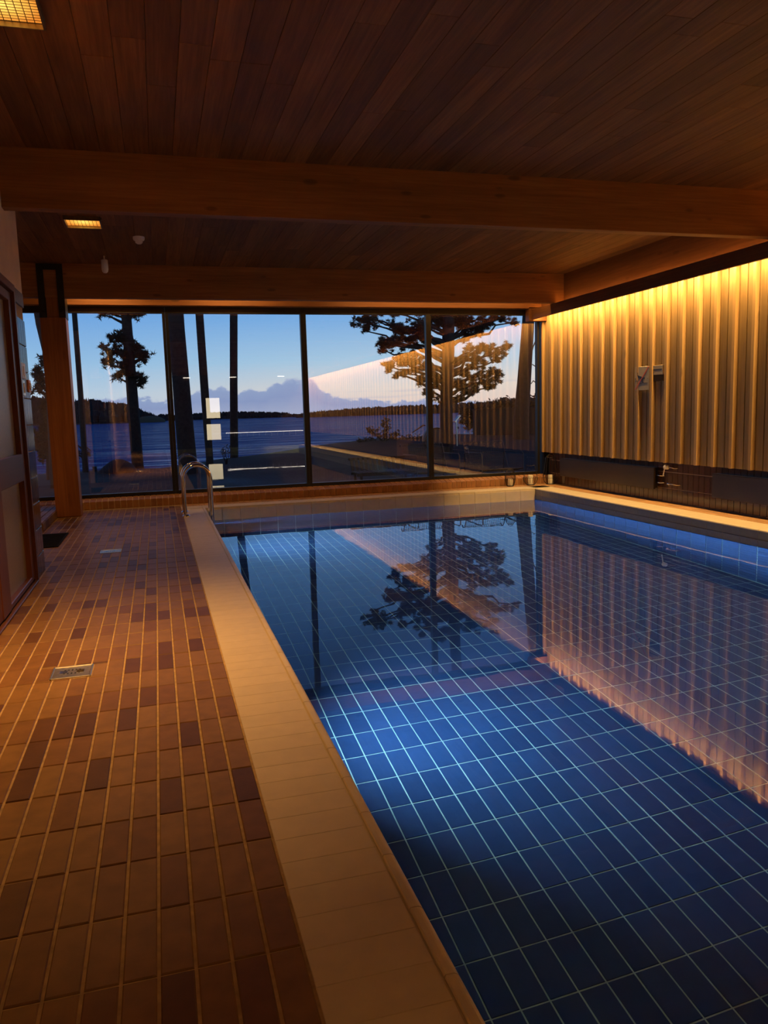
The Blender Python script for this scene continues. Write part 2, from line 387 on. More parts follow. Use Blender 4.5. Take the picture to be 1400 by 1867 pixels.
def lake_mat():
    m_, t, o = new_mat('lake_water')
    df = t.add('ShaderNodeBsdfDiffuse'); df.inputs[0].default_value = lin(18, 68, 130)
    b = t.add('ShaderNodeBsdfGlossy'); b.inputs['Roughness'].default_value = .08; b.inputs[0].default_value = (.62, .80, 1, 1)
    mx = t.add('ShaderNodeMixShader'); t.link(df.outputs[0], mx.inputs[1]); t.link(b.outputs[0], mx.inputs[2]); t.link(mx.outputs[0], o.inputs[0])
    g = t.add('ShaderNodeNewGeometry'); mp_ = t.add('ShaderNodeMapping'); mp_.inputs['Scale'].default_value = (.07, .24, 1); t.link(g.outputs['Position'], mp_.inputs[0])
    n = t.add('ShaderNodeTexNoise'); n.inputs['Scale'].default_value = 1.0; n.inputs['Detail'].default_value = 6; n.inputs['Roughness'].default_value = .65; t.link(mp_.outputs[0], n.inputs['Vector'])
    bm = t.add('ShaderNodeBump'); bm.inputs['Strength'].default_value = 1.0; bm.inputs['Distance'].default_value = 3.5
    t.link(n.outputs['Fac'], bm.inputs['Height']); t.link(bm.outputs[0], b.inputs['Normal']); mq = t.add('ShaderNodeMapping'); mq.inputs['Scale'].default_value = (.09, .75, 1); t.link(g.outputs['Position'], mq.inputs[0])
    nq = t.add('ShaderNodeTexNoise'); nq.inputs['Scale'].default_value = 1.0; nq.inputs['Detail'].default_value = 5; nq.inputs['Roughness'].default_value = .7; t.link(mq.outputs[0], nq.inputs['Vector'])
    t.link(t.ramp(nq.outputs['Fac'], [(.36, (.04,)*3), (.50, (.17,)*3), (.64, (.60,)*3)]), mx.inputs[0])   # wave facets turned towards or away from the viewer
    return m_
M['lake'] = lake_mat()
def emit(name, col, s):
    m_, t, o = new_mat(name); e = t.add('ShaderNodeEmission'); e.inputs[0].default_value = (*col, 1); e.inputs[1].default_value = s
    t.link(e.outputs[0], o.inputs[0]); return m_
def lampshade():      # woven louvre of a lit lamp: brightest under the bulb
    m_, t, o = new_mat('lit_lamp_louvre'); tcn = t.add('ShaderNodeTexCoord')
    vm = t.add('ShaderNodeVectorMath'); vm.operation = 'LENGTH'; mp_ = t.add('ShaderNodeMapping'); mp_.inputs['Scale'].default_value = (1/(.21*S),)*3
    t.link(tcn.outputs['Object'], mp_.inputs[0]); t.link(mp_.outputs[0], vm.inputs[0])
    c = t.ramp(vm.outputs['Value'], [(0, (1.7, 1.0, .20)), (.5, (1.25, .60, .09)), (1.0, (.85, .26, .03))])
    e = t.add('ShaderNodeEmission'); t.link(c, e.inputs[0]); e.inputs[1].default_value = 1.0; t.link(e.outputs[0], o.inputs[0]); return m_
M['louvre'] = lampshade()
M['led'] = emit('led_tape', (1.0, .55, .17), 14)
M['poollens'] = emit('pool_lamp_lens', (.55, .8, 1.0), 4)
M['litpane'] = emit('lit_frosted_pane', (1.0, .82, .52), 2.6)
M['litbar'] = emit('lit_strip', (1.0, .9, .75), 5.0)

# ------------------------------------------------------------------ structure: deck floor
X_L, X_COP0, X_COP1 = -1.18, .31, .69
X_R0, X_R1, X_W = 6.68, 7.08, 7.45
Y_P = 13.27; Y_P1 = 13.64; Y_CURB = 14.0; Y_WIN = 14.2
ZW, ZF = -.21, -2.05
floor = obj('floor', MB().box(-4.2, X_COP0, YB, Y_CURB+.2, -.3, -.005).box(X_COP0, X_W+.1, Y_P1, Y_CURB+.2, -.3, -.005).box(X_R1, X_W+.1, YB, Y_P1, -.3, -.005), M['grout'])
tag(floor, kind='structure')
TW, TL = .0985, .302
def tile_mesh(name, wx, ly, h, mat, ch=.004):
    return MB().box(-wx/2, wx/2, -ly/2, ly/2, -h, 0, ch).data(name, mat)
def screen_size(p):
    d = Vector(p) - Vector((0, 0, CAMZ)); z = d.dot(_fw)
    if z < .3: return -1e9
    px = 700 + FPX*d.dot(_r)/z; py = 933.5 - FPX*d.dot(_u)/z
    if px < -60 or px > 1460 or py > 1960 or py < -60: return -1000 - z
    return -z
def tile_field(parent, name, centers, sizes, h, mat, mat_s, limit=300, ch=.004, tilt=0.0, alt=None):
    alt = alt or [0]*len(centers); mats = mat if isinstance(mat, list) else [mat]
    """the nearest tiles in view as parts, the rest joined"""
    order = sorted(range(len(centers)), key=lambda i: -screen_size(centers[i]))
    cache = {}
    for i in order[:limit]:
        k = (round(sizes[i][0], 4), round(sizes[i][1], 4), alt[i])
        if k not in cache: cache[k] = tile_mesh(name, k[0], k[1], h, mats[alt[i]], ch)
        c = Vector(centers[i]) + Vector((0, 0, random.uniform(-.0012, .0006)))
        put(name, cache[k], c, parent, (random.uniform(-tilt, tilt), random.uniform(-tilt, tilt), 0))
    if len(order) > limit:
        mb = MB()
        for i in order[limit:]:
            x, y, z = centers[i]; a, b_ = sizes[i]; z += random.uniform(-.0012, .0006)
            mb.box(x-a/2, x+a/2, y-b_/2, y+b_/2, z-h, z, ch, alt[i])
        tag(obj(name+'_rows', mb, mat_s, parent, fix=False), kind='stuff')
DRAINS = [(-.583, 4.925), (-.598, 9.42)]
cs, ss = [], []
k = 0
x = X_COP0 - TW/2 - .004
while x > -2.3:
    y = 2.06 + TL/2 - TL*7
    while y < Y_CURB + .1:
        a, b_ = TW-.0095, TL-.006
        ok = True
        if x < X_L - .05 and y < 8.55: ok = False
        if y > Y_CURB - .02: ok = False
        y0, y1 = y-b_/2, min(y+b_/2, Y_CURB-.004)
        if ok and y1-y0 > .03:
            spans = [(y0, y1)]
            for dx, dy in DRAINS:
                if abs(x-dx) < .117+a/2-.01:
                    ns = []
                    for s0, s1 in spans:
                        if s1 < dy-.118 or s0 > dy+.118: ns.append((s0, s1))
                        else:
                            if dy-.122-s0 > .02: ns.append((s0, dy-.122))
                            if s1-(dy+.122) > .02: ns.append((dy+.122, s1))
                    spans = ns
            for s0, s1 in spans:
                cs.append((x, (s0+s1)/2, 0)); ss.append((a, s1-s0))
            for dx, dy in DRAINS:          # slivers of cut tile left and right of a drain
                if abs(x-dx) < .117+a/2-.01 and y0 < dy+.118 and y1 > dy-.118:
                    e0, e1 = max(y0, dy-.118), min(y1, dy+.118)
                    for p0, p1 in ((x-a/2, min(x+a/2, dx-.119)), (max(x-a/2, dx+.119), x+a/2)):
                        if p1-p0 > .012 and e1-e0 > .02:
                            cs.append(((p0+p1)/2, (e0+e1)/2, 0)); ss.append((p1-p0, e1-e0))
        y += TL
    x -= TW
n_deck = len(cs)
# strip between far coping and curb, and strip beside the right-hand coping
x = X_COP0 + TW/2
while x < X_W:
    for y0, y1 in ((Y_P1+.006, 13.80), (13.807, Y_CURB-.004)):
        cs.append((x, (y0+y1)/2, 0)); ss.append((TW-.0095, y1-y0))
    x += TW
x = X_R1 + TW/2 + .006
while x < X_W - .03:
    y = Y_P1 - TL/2
    while y > 4.5:
        cs.append((x, y, 0)); ss.append((TW-.0095, TL-.006)); y -= TL
    x += TW
tile_field(floor, 'tile', cs, ss, .02, [M['tile'], M['striptile']], [M['tile_s'], M['striptile_s']], 300, tilt=.004, alt=[0 if i < n_deck else 1 for i in range(len(cs))])

# ------------------------------------------------------------------ pool shell: walls, floor, coping
pfloor = tag(obj('floor_pool', MB().box(X_COP1, X_R0+.02, YB+.4, Y_P+.02, ZF-.2, ZF-.004), M['poolgrout']), kind='structure')
PX, PY = .1505, .3235
cs, ss = [], []
x = 1.31 - 4*PX + PX/2
while x < X_R0:
    y = 3.056 - PY*1.5
    while y < Y_P:
        if x-PX/2 < X_COP1-.02: pass
        y1 = min(y+PY/2-.0045, Y_P); x1 = min(x+PX/2-.0045, X_R0); x0 = max(x-PX/2+.0045, X_COP1)
        if y1-(y-PY/2) > .04 and x1-x0 > .03:
            cs.append(((x0+x1)/2, (y-PY/2+.0045+y1)/2, ZF)); ss.append((x1-x0, y1-(y-PY/2+.0045)))
        y += PY
    x += PX
tile_field(pfloor, 'tile', cs, ss, .008, M['pooltile'], M['pooltile_s'], 300, ch=.0015)
def wall_tiles_x(parent, xw, sgn, y0, y1, ztop, zbot, limit):    # tiles on a wall x = const, facing sgn
    rows = int(round((ztop-zbot)/.1315)); hz = (ztop-zbot)/rows
    items = []
    y = y1
    while y - .3015 > y0-.3:
        for r in range(rows): items.append((y-.15075, ztop-hz*(r+.5)))
        y -= .3015
    items.sort(key=lambda q: -screen_size((xw, q[0], q[1])))
    me = MB().box(-.006, .006, -.1435, .1435, -hz/2+.006, hz/2-.006, .0015).data('tile', M['pooltile'])
    for q in items[:limit]: put('tile', me, (xw, q[0], q[1]), parent)
    if len(items) > limit:
        mb = MB()
        for q in items[limit:]: mb.box(xw-.006, xw+.006, q[0]-.1465, q[0]+.1465, q[1]-hz/2+.004, q[1]+hz/2-.004)
        tag(obj('tile_rows', mb, M['pooltile_s'], parent, fix=False), kind='stuff')
wpr = tag(obj('wall_pool_right', MB().box(X_R0+.034, X_R0+.35, YB+.4, Y_P+.3, ZF-.2, -.02), M['poolgrout']), kind='structure')
wall_tiles_x(wpr, X_R0+.030, -1, 5.4, Y_P+.03, ZW+.01, ZF, 300)
wpf = tag(obj('wall_pool_far', MB().box(X_COP1-.35, X_R0+.35, Y_P+.034, Y_P+.35, ZF-.2, -.02), M['poolgrout']), kind='structure')
rows = 14; hz = (ZW+.01-ZF)/rows
me = MB().box(-.1435, .1435, -.006, .006, -hz/2+.006, hz/2-.006, .0015).data('tile', M['pooltile'])
x = X_R0+.03; items = []
while x > X_COP1:
    for r in range(rows): items.append((x-.15075, ZW+.01-hz*(r+.5)))
    x -= .3015
items.sort(key=lambda q: -q[1])
for q in items[:300]: put('tile', me, (q[0], Y_P+.030, q[1]), wpf)
wpl = tag(obj('wall_pool_left', MB().box(X_COP0+.03, X_COP1-.034, YB+.4, Y_P+.3, ZF-.2, -.02), M['poolgrout']), kind='structure')
mb = MB()
for i in range(40):
    for r in range(14):
        y = Y_P - .3015*(i+.5); z = ZW+.01-hz*(r+.5)
        mb.box(X_COP1-.036, X_COP1-.024, y-.1465, y+.1465, z-hz/2+.004, z+hz/2-.004)
tag(obj('tile_rows', mb, M['pooltile_s'], wpl, fix=False), kind='stuff')
tag(obj('wall_pool_near', MB().box(X_COP1, X_R0, YB+.2, YB+.4, ZF-.2, -.02), M['poolgrout']), kind='structure')
# coping: rows of cream tiles plus a rounded finger-grip nosing whose face drops to the water
def arc(cx, cz, r, a0, a1, n=6):
    return [(cx + r*math.cos(math.radians(a0+(a1-a0)*i/n)), cz + r*math.sin(math.radians(a0+(a1-a0)*i/n))) for i in range(n+1)]
NOSE_W, NR = .046, .024
# profile in (u, z): u = 0 at the pool edge, negative towards the deck
nose_prof = [(-NOSE_W, -.03)] + [(-NOSE_W, .0)] + [(-NOSE_W+.004, .006)] + arc(-NR, -.018, NR, 90, 0, 5) + [(-.004, -.044), (-.010, -.112), (.004, -.118), (-.026, -.205), (-.026, -.225), (-NOSE_W-.02, -.225), (-NOSE_W-.02, -.03)]
def nose_piece(L, g=.0022):
    n = len(nose_prof); mb = MB(); mb.extrude(nose_prof, -L/2+g, L/2-g, 'Y')
    for i in range(len(nose_prof)):
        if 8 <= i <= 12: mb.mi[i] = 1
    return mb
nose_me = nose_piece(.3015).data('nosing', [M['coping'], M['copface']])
slab_me = MB().box(-.164, .164, -.15075/2+.0004, .15075/2-.0004, -.03, .0, .0012).data('slab', M['coping'])
coping = tag(thing('trim_1', (X_COP0, Y_P, 0)), kind='structure')     # left-hand coping
y = Y_P1
i = 0
while y > .6:
    put('slab', slab_me, (X_COP0+.164, y-.0754, 0), coping); y -= .15075
y = Y_P
while y > .6:
    put('nosing', nose_me, (X_COP1, y-.15075, 0), coping); y -= .3015
obj('coping_bed', MB().box(X_COP0+.004, X_COP1-.04, YB+.4, Y_P1, -.2, -.006), M['coping'], coping)
obj('coping_rear', MB().box(X_COP0+.004, X_COP1-.002, YB+.4, .6, -.2, 0), M['coping'], coping)
cop_f = tag(thing('trim_2', (3.6, Y_P, 0)), kind='structure')
x = X_COP0+.336
while x < X_R1-.05:
    put('slab', slab_me, (x+.0754, Y_P+.048+.161, 0), cop_f, (0, 0, math.pi/2)); x += .15075
x = X_R0
while x > X_COP1-.05:
    put('nosing', nose_me, (x-.15075, Y_P, 0), cop_f, (0, 0, math.pi/2)); x -= .3015
obj('coping_bed', MB().box(X_COP1-.04, X_R1-.002, Y_P+.04, Y_P1, -.2, -.006), M['coping'], cop_f)
cop_r = tag(thing('trim_3', (X_R0, Y_P, 0)), kind='structure')
y = Y_P1
slab2_me = MB().box(-.176, .176, -.15075/2+.0012, .15075/2-.0012, -.03, .0, .003).data('slab', M['coping'])
while y > 5.0:
    put('slab', slab2_me, (X_R0+.048+.176, y-.0754, 0), cop_r); y -= .15075
y = Y_P
while y > 5.0:
    put('nosing', nose_me, (X_R0, y-.15075, 0), cop_r, (0, 0, math.pi)); y -= .3015
obj('coping_bed', MB().box(X_R0+.04, X_R1-.002, YB+.4, Y_P1, -.2, -.006), M['coping'], cop_r)
obj('coping_rear', MB().box(X_R0+.002, X_R1-.002, YB+.4, 5.0, -.2, 0), M['coping'], cop_r)
water = obj('pool_water', MB().mesh([(X_COP1-.03, YB+.4, ZW), (X_R0+.03, YB+.4, ZW), (X_R0+.03, Y_P+.03, ZW), (X_COP1-.03, Y_P+.03, ZW)], [(0, 1, 2, 3)]), M['water'])
tag(water, 'still clear water filling the blue tiled swimming pool', 'water', kind='stuff')
for i, (lx, ly, lz, p) in enumerate(POOL_LAMPS):
    t_ = thing('pool_lamp', (X_COP1-.03, ly, lz), ['round underwater lamp in the left pool wall nearer the camera', 'round underwater lamp in the left pool wall by the ladder'][i], 'lamp', 'underwater lamps in the left pool wall')
    obj('lamp_ring', MB().lathe([(.13, 0), (.13, .02), (.10, .024), (.10, .0)], (X_COP1-.024, ly, lz), 20, 'X', cap=False), M['steel'], t_)
    obj('lamp_lens', MB().lathe([(.10, 0), (.098, .012), (.06, .016)], (X_COP1-.024, ly, lz), 20, 'X'), M['poollens'], t_)

tag(obj('pool_fill_strip', MB().box(X_COP1-.024, X_COP1-.012, 5.0, 13.2, -.72, -.68, .003), M['poollens']), 'added glowing fill strip along the left pool wall below the water', 'light strip')  # unseen glowing strip added to go with the pool fill light
# curb of clay tiles under the window
curb = tag(obj('trim_4', MB().extrude([(Y_CURB+.012, -.01), (Y_WIN+.1, -.01), (Y_WIN+.1, .17), (Y_WIN, .164), (Y_CURB+.012, .122)], -2.9, 7.55, 'X'), M['curbgrout']), kind='structure')
cf = MB().box(-TW/2+.006, TW/2-.006, 0, .016, .002, .126, .003).data('curb_tile', M['curbtile'])
ct = MB().mesh([(-TW/2+.006, 0, .126), (TW/2-.006, 0, .126), (TW/2-.006, .20, .172), (-TW/2+.006, .20, .172), (-TW/2+.006, 0, .11), (TW/2-.006, 0, .11), (TW/2-.006, .20, .156), (-TW/2+.006, .20, .156)],
               [(0, 1, 2, 3), (7, 6, 5, 4), (0, 4, 5, 1), (1, 5, 6, 2), (2, 6, 7, 3), (3, 7, 4, 0)]).data('curb_top_tile', M['curbtile'])
x = X_COP0 - TW/2 - TW*25
while x < 7.5:
    put('curb_tile', cf, (x, Y_CURB, 0), curb); put('curb_top_tile', ct, (x, Y_CURB+.001, .003), curb); x += TW
# low tiled plinth behind the post at the left
pl = tag(obj('trim_5', MB().box(-2.9, -1.60, 11.56, 14.0, -.01, .108), M['grout']), kind='structure')
ptf = MB().box(-.016, 0, -.146, .146, .003, .112, .003).data('plinth_tile', M['tile'])
ptt = MB().box(-.0435, .0435, -.146, .146, .105, .121, .003).data('plinth_top_tile', M['tile'])
y = 11.71
while y < 13.95:
    put('plinth_tile', ptf, (-1.586, y, 0), pl)
    for q in range(4): put('plinth_top_tile', ptt, (-1.642-q*TW, y, 0), pl)
    y += TL

# ------------------------------------------------------------------ left wall, door, brown tiles
wl = tag(obj('wall_left', MB().box(-1.5, X_L, YB, 5.0, -.01, 3.88).box(-1.5, X_L, 5.0, 7.97, 2.735, 3.88).box(-1.5, X_L, 7.97, 8.52, 2.735, 3.88).box(-1.5, X_L-.02, 7.97, 8.50, 0, 2.735), M['plaster']), kind='structure')
tag(obj('wall_left_alcove', MB().box(-3.1, -2.9, 8.3, 14.3, -.01, 3.88).box(-3.0, -1.45, 8.3, 8.5, -.01, 3.88), M['plaster']), kind='structure')
obj('tile_bed', MB().box(X_L-.06, X_L-.010, 7.972, 8.51, 0, 2.60), M['darkgrout'], wl)
dt = MB().box(-.012, .0, -.0635, .0635, -.1215, .1215, .002).data('tile', M['darktile'])
for r in range(11):
    for c in range(4):
        z0 = .21 - .252*.5 + .252*r - .0
        z = z0
        if z+.12 > 2.60: continue
        put('tile', dt, (X_L, 8.04+c*.1345, z), wl)
    # return face round the corner
dt2 = MB().box(-.0635, .0635, -.0, .012, -.1215, .1215, .002).data('tile', M['darktile'])
for r in range(10):
    for c in range(2): put('tile', dt2, (X_L-.066-c*.1345, 8.512, .084+.252*r), wl)
obj('top_panel', MB().box(X_L-.05, X_L+.004, 7.972, 8.522, 2.60, 2.735, .004), M['brown'], wl)
door = tag(thing('door_1', (X_L, 7.2, 0)), kind='structure')
jm = MB().box(X_L-.12, X_L+.016, 7.91, 7.972, 0, 2.735, .004); obj('jamb', jm, M['door'], door)
obj('head', MB().box(X_L-.12, X_L+.016, 5.0, 7.91, 2.665, 2.735, .004), M['door'], door)
obj('threshold', MB().box(X_L-.12, X_L+.02, 5.0, 7.91, 0, .02, .004), M['doorh'], door)
lf = obj('leaf_core', MB().box(X_L-.075, X_L-.058, 6.47, 7.89, .03, 2.655), M['doorpane'], door)
obj('stile', MB().box(X_L-.085, X_L-.012, 7.76, 7.90, .03, 2.655, .006), M['door'], door)
obj('stile', MB().box(X_L-.085, X_L-.006, 6.30, 6.625, .03, 1.20, .006).box(X_L-.085, X_L-.012, 6.42, 6.625, 1.20, 2.655, .006), M['door'], door)
obj('rail', MB().box(X_L-.085, X_L-.010, 6.625, 7.80, .97, 1.215, .006), M['doorh'], door)
obj('rail', MB().box(X_L-.085, X_L-.012, 6.625, 7.76, 2.57, 2.655, .006), M['door'], door)
obj('rail', MB().box(X_L-.085, X_L-.012, 6.625, 7.76, .03, .075, .006), M['door'], door)
d2 = obj('side_leaf', MB().box(X_L-.085, X_L-.012, 5.0, 6.30, .03, 2.655, .006), M['door'], door)
# wall plates on the brown tiles
def plate(name, y0, y1, z0, z1, mat, label, cat, extra=None):
    t_ = thing(name, (X_L, (y0+y1)/2, (z0+z1)/2), label, cat)
    obj('plate', MB().box(X_L, X_L+.012, y0, y1, z0, z1, .004), mat, t_)
    if extra: extra(t_)
    return t_
def rock1(t_): obj('rocker', MB().box(X_L+.012, X_L+.018, 8.10, 8.18, 1.93, 2.02, .003), M['white'], t_)
def rock2(t_): obj('rocker', MB().box(X_L+.012, X_L+.018, 8.045, 8.10, 1.77, 1.86, .003), M['white'], t_)
def ring(t_): obj('push_button', MB().lathe([(.035, 0), (.035, .008), (.028, .012)], (X_L+.012, 8.425, 1.845), 16, 'X'), M['white'], t_)
plate('switch_plate', 8.02, 8.24, 1.90, 2.05, M['white'], 'white switch plate on the brown wall tiles, upper of two by the door', 'switch', rock1)
plate('control_plate', 7.99, 8.14, 1.74, 1.885, M['steel'], 'narrow control plate on the brown wall tiles under the white switch', 'switch', rock2)
plate('alarm_button', 8.36, 8.50, 1.785, 1.905, M['orange'], 'orange alarm button on the brown tiles at the wall corner', 'button', ring)

# ------------------------------------------------------------------ right wall: slats, LED cove, radiators
wr = tag(obj('wall_right', MB().box(7.395, X_W+.2, YB, 14.12, .62, 3.9), M['black']), kind='structure')
wrb = tag(obj('wall_right_base', MB().box(X_W, X_W+.2, YB, 14.25, -.01, .62), M['brown']), kind='structure')
base = 14.155
bat = MB().box(-.045, .030, -.026, .026, 0, 2.74, .004).data('batten', M['batten'])
brd = MB().box(-.010, .030, -.0635, .0635, 0, 2.74, .003).data('board', M['board'])
n = 0; y = base
P = .3557
while y > YB+.4:
    put('batten', bat, (7.345, y-.027, .61), wr)
    for q in range(2): put('board', brd, (7.362, y-.052-.024-.0635-q*.146, .61+random.uniform(-.002, .002)), wr)
    y -= P
# brown tiles of the recessed base
obj('tile_bed', MB().box(X_W-.004, X_W+.01, 4.0, 14.05, 0, .62), M['darkgrout'], wrb)
dk = MB().box(-.010, 0, -.0555, .0555, -.119, .119, .002).data('tile', M['darktile'])
dks = MB().box(-.010, 0, -.0555, .0555, -.098, .098, .002).data('tile', M['darktile'])
y = 14.0
while y > 7.6:
    put('tile', dks, (X_W-.003, y, .107), wrb); put('tile', dk, (X_W-.003, y, .333), wrb); put('tile', dk, (X_W-.003, y, .585), wrb); y -= .121
lab = ['long dark wall radiator at the window end under the slatted wall', 'long dark wall radiator at the right edge under the slatted wall']
for i, (y0, y1) in enumerate(((10.50, 13.46), (5.6, 9.16))):
    t_ = thing('radiator', (7.36, (y0+y1)/2, .18), lab[i], 'radiator', 'dark radiators under the slatted wall')
    obj('panel', MB().box(7.325, 7.355, y0, y1, .185, .515, .006), M['radiator'], t_)
    obj('rear_panel', MB().box(7.395, 7.415, y0+.02, y1-.02, .20, .50, .004), M['radiator'], t_)
    fins = MB(); yy = y0+.05
    while yy < y1-.05: fins.box(7.355, 7.395, yy, yy+.012, .21, .49); yy += .09
    tag(obj('fins', fins, M['radiator'], t_), kind='stuff')
    obj('top_grille', MB().box(7.325, 7.415, y0, y1, .515, .522), M['radiator'], t_)
    for yb in (y0+.3, y1-.3): obj('bracket', MB().box(7.415, 7.432, yb-.02, yb+.02, .22, .48), M['radiator'], t_)
    if i == 0:
        for zz, nm in ((.40, 'supply_pipe'), (.29, 'return_pipe')):
            obj(nm, MB().tube([(7.375, y0, zz), (7.375, y0-.07, zz), (7.380, y0-.10, zz), (7.428, y0-.12, zz)], .010, 8), M['chrome'], t_)
        v = obj('thermostat_valve', MB().tube([(7.380, 10.34, .40), (7.380, 10.30, .535), (7.380, 10.26, .548)], .009, 8).lathe([(.010, 0), (.034, .008), (.036, .06), (.030, .075)], (7.360, 10.20, .54), 14, 'Y'), M['white'], t_)
        obj('valve_pipe', MB().tube([(7.380, 10.20, .54), (7.380, 10.06, .53), (7.428, 10.05, .53)], .009, 8), M['chrome'], t_)
        obj('lower_valve', MB().lathe([(.016, 0), (.022, .01), (.022, .05), (.014, .06)], (7.375, 10.16, .29), 12, 'Y').tube([(7.375, 10.16, .29), (7.375, 9.99, .285), (7.428, 9.98, .285)], .009, 8), M['chrome'], t_)
# no-diving sign and slotted dispenser
sg = thing('no_diving_sign', (7.30, 10.80, 1.71), 'square metal no diving sign with a red slash on the slatted wall', 'sign')
XS = 7.302
obj('sign_plate', MB().box(XS, XS+.012, 10.617, 10.99, 1.711, 2.075, .003), M['signplate'], sg)
def sq(u, v): return (10.985 - u*.36, 2.07 - v*.355)      # sign-local: u to the right, v down
def flat_poly(pts, x0, th=.003):
    mb = MB(); q = [sq(*p) for p in pts]; mb.extrude([(a, b_) for a, b_ in q], x0-th, x0, 'X'); return mb
diver = [(.16, .22), (.20, .24), (.20, .34), (.40, .40), (.56, .44), (.60, .50), (.56, .56), (.57, .64), (.64, .68), (.62, .71), (.54, .69), (.49, .62), (.48, .54), (.36, .51), (.22, .45), (.18, .36)]
obj('diver_figure', flat_poly(diver, XS), M['ink'], sg)
hd = [(.665+.045*math.cos(2*math.pi*k/14), .49+.05*math.sin(2*math.pi*k/14)) for k in range(14)]
obj('diver_head', flat_poly(hd, XS), M['ink'], sg)
obj('pool_edge_line', flat_poly([(.0, .585), (.22, .585), (.22, .705), (.48, .705), (.48, .72), (.20, .72), (.20, .60), (.0, .60)], XS), M['ink'], sg)
obj('water_line', flat_poly([(.66, .70), (.74, .685), (.82, .70), (.88, .685), (.88, .70), (.82, .715), (.74, .70), (.66, .715)], XS), M['ink'], sg)
obj('red_slash', flat_poly([(.96, .0), (1.0, .03), (.04, .98), (.0, .95)], XS-.001), M['red'], sg)
for u in (.03, .93): obj('screw', MB().lathe([(.010, .0), (.008, -.005), (.001, -.007)], (XS-.001, *sq(u, .50)), 10, 'X'), M['chrome'], sg)
dp = thing('slotted_box', (7.31, 10.43, 1.93), 'small metal box with a dark slot beside the no diving sign', 'box')
obj('housing', MB().box(7.318, 7.352, 10.305, 10.555, 1.93, 2.072, .004), M['signplate'], dp)
obj('slot', MB().box(7.3155, 7.320, 10.325, 10.535, 2.00, 2.016), M['ink'], dp)
obj('lower_case', MB().box(7.330, 7.352, 10.31, 10.55, 1.835, 1.93, .004), M['boxdark'], dp)
# LED cove
sb = tag(obj('trim_6', MB().box(7.24, 7.55, YB, 14.15, 3.36, 3.9), M['beamy']), kind='structure')
fa = tag(obj('trim_7', MB().box(7.035, 7.075, YB, 14.15, 3.165, 3.355, .004), M['beamy']), kind='structure')
led = tag(obj('led_strip', MB().box(7.0752, 7.083, YB+.1, 14.0, 3.315, 3.335), M['led']), 'warm light strip hidden behind the fascia above the slatted wall', 'light strip')
obj('trim_8', MB().box(6.98, 7.42, 14.02, 14.18, 3.14, 3.40, .004), M['beamy']); bpy.data.objects['trim_8']['kind'] = 'structure'

# ------------------------------------------------------------------ ceiling, beams, post
ceil = tag(obj('ceiling', MB().box(-3.1, 7.6, YB, 14.4, 3.885, 4.1), M['brown']), kind='structure')
PWD = .2055
x = -3.0; bays = [(2.49, 7.75), (7.89, 13.15), (13.29, 14.25)]
planks = 0; pcache = {}
while x < 7.25:
    for b0, b1 in bays:
        if x < -2.0 and b0 < 7: continue
        y = b0
        first = True
        while y < b1 - .01:
            L = random.choice([1.6, 2.2, 2.8, 3.4, 4.2]) * (random.uniform(.3, 1) if first else 1); first = False
            L = round(L, 1)
            if b1 - (y+L) < .8: L = b1 - y
            key = round(L, 3)
            if key not in pcache: pcache[key] = MB().box(-PWD/2+.0012, PWD/2-.0012, -L/2+.001, L/2-.001, 0, .016, .002).data('plank', M['ceil'])
            if planks < 300:
                put('plank', pcache[key], (x+PWD/2, y+L/2, 3.87 + random.uniform(0, .001)), ceil); planks += 1
            y += L
    x += PWD
obj('rear_lining', MB().box(-1.5, 7.4, YB, 2.36, 3.872, 3.888), M['ceil'], ceil)
for i, yb in enumerate((7.75, 13.15, 2.36, -3.04, -8.4)):
    xl = -3.1 if yb > 9 else -1.25
    b = tag(obj('trim_%d' % (9+i), MB().box(xl, 7.26, yb, yb+.135, 3.362, 3.885, .005), M['beam']), kind='structure')
hdr = tag(obj('trim_14', MB().box(-3.0, 7.3, 14.02, 14.30, 3.375, 3.88, .004), M['beam']), kind='structure')
post = thing('timber_post', (-1.418, 13.32, 0), 'square reddish timber post by the window with a black steel bracket on top', 'post')
obj('shaft', MB().box(-1.60, -1.237, 13.14, 13.50, 0, 3.07, .006), M['post'], post)
obj('neck', MB().box(-1.50, -1.33, 13.16, 13.48, 3.07, 3.37, .004), M['post'], post)
br = MB().box(-1.60, -1.505, 13.13, 13.51, 3.06, 3.86, .004).box(-1.325, -1.23, 13.13, 13.51, 3.06, 3.86, .004).box(-1.505, -1.325, 13.13, 13.51, 3.77, 3.86, .004)
bk = obj('steel_bracket', br, M['black'], post)
for bz in (3.15, 3.60):
    for bx in (-1.55, -1.28): obj('bolt', MB().lathe([(.018, .0), (.018, -.012), (.008, -.016)], (bx, 13.13, bz), 6, 'Y'), M['black'], bk)

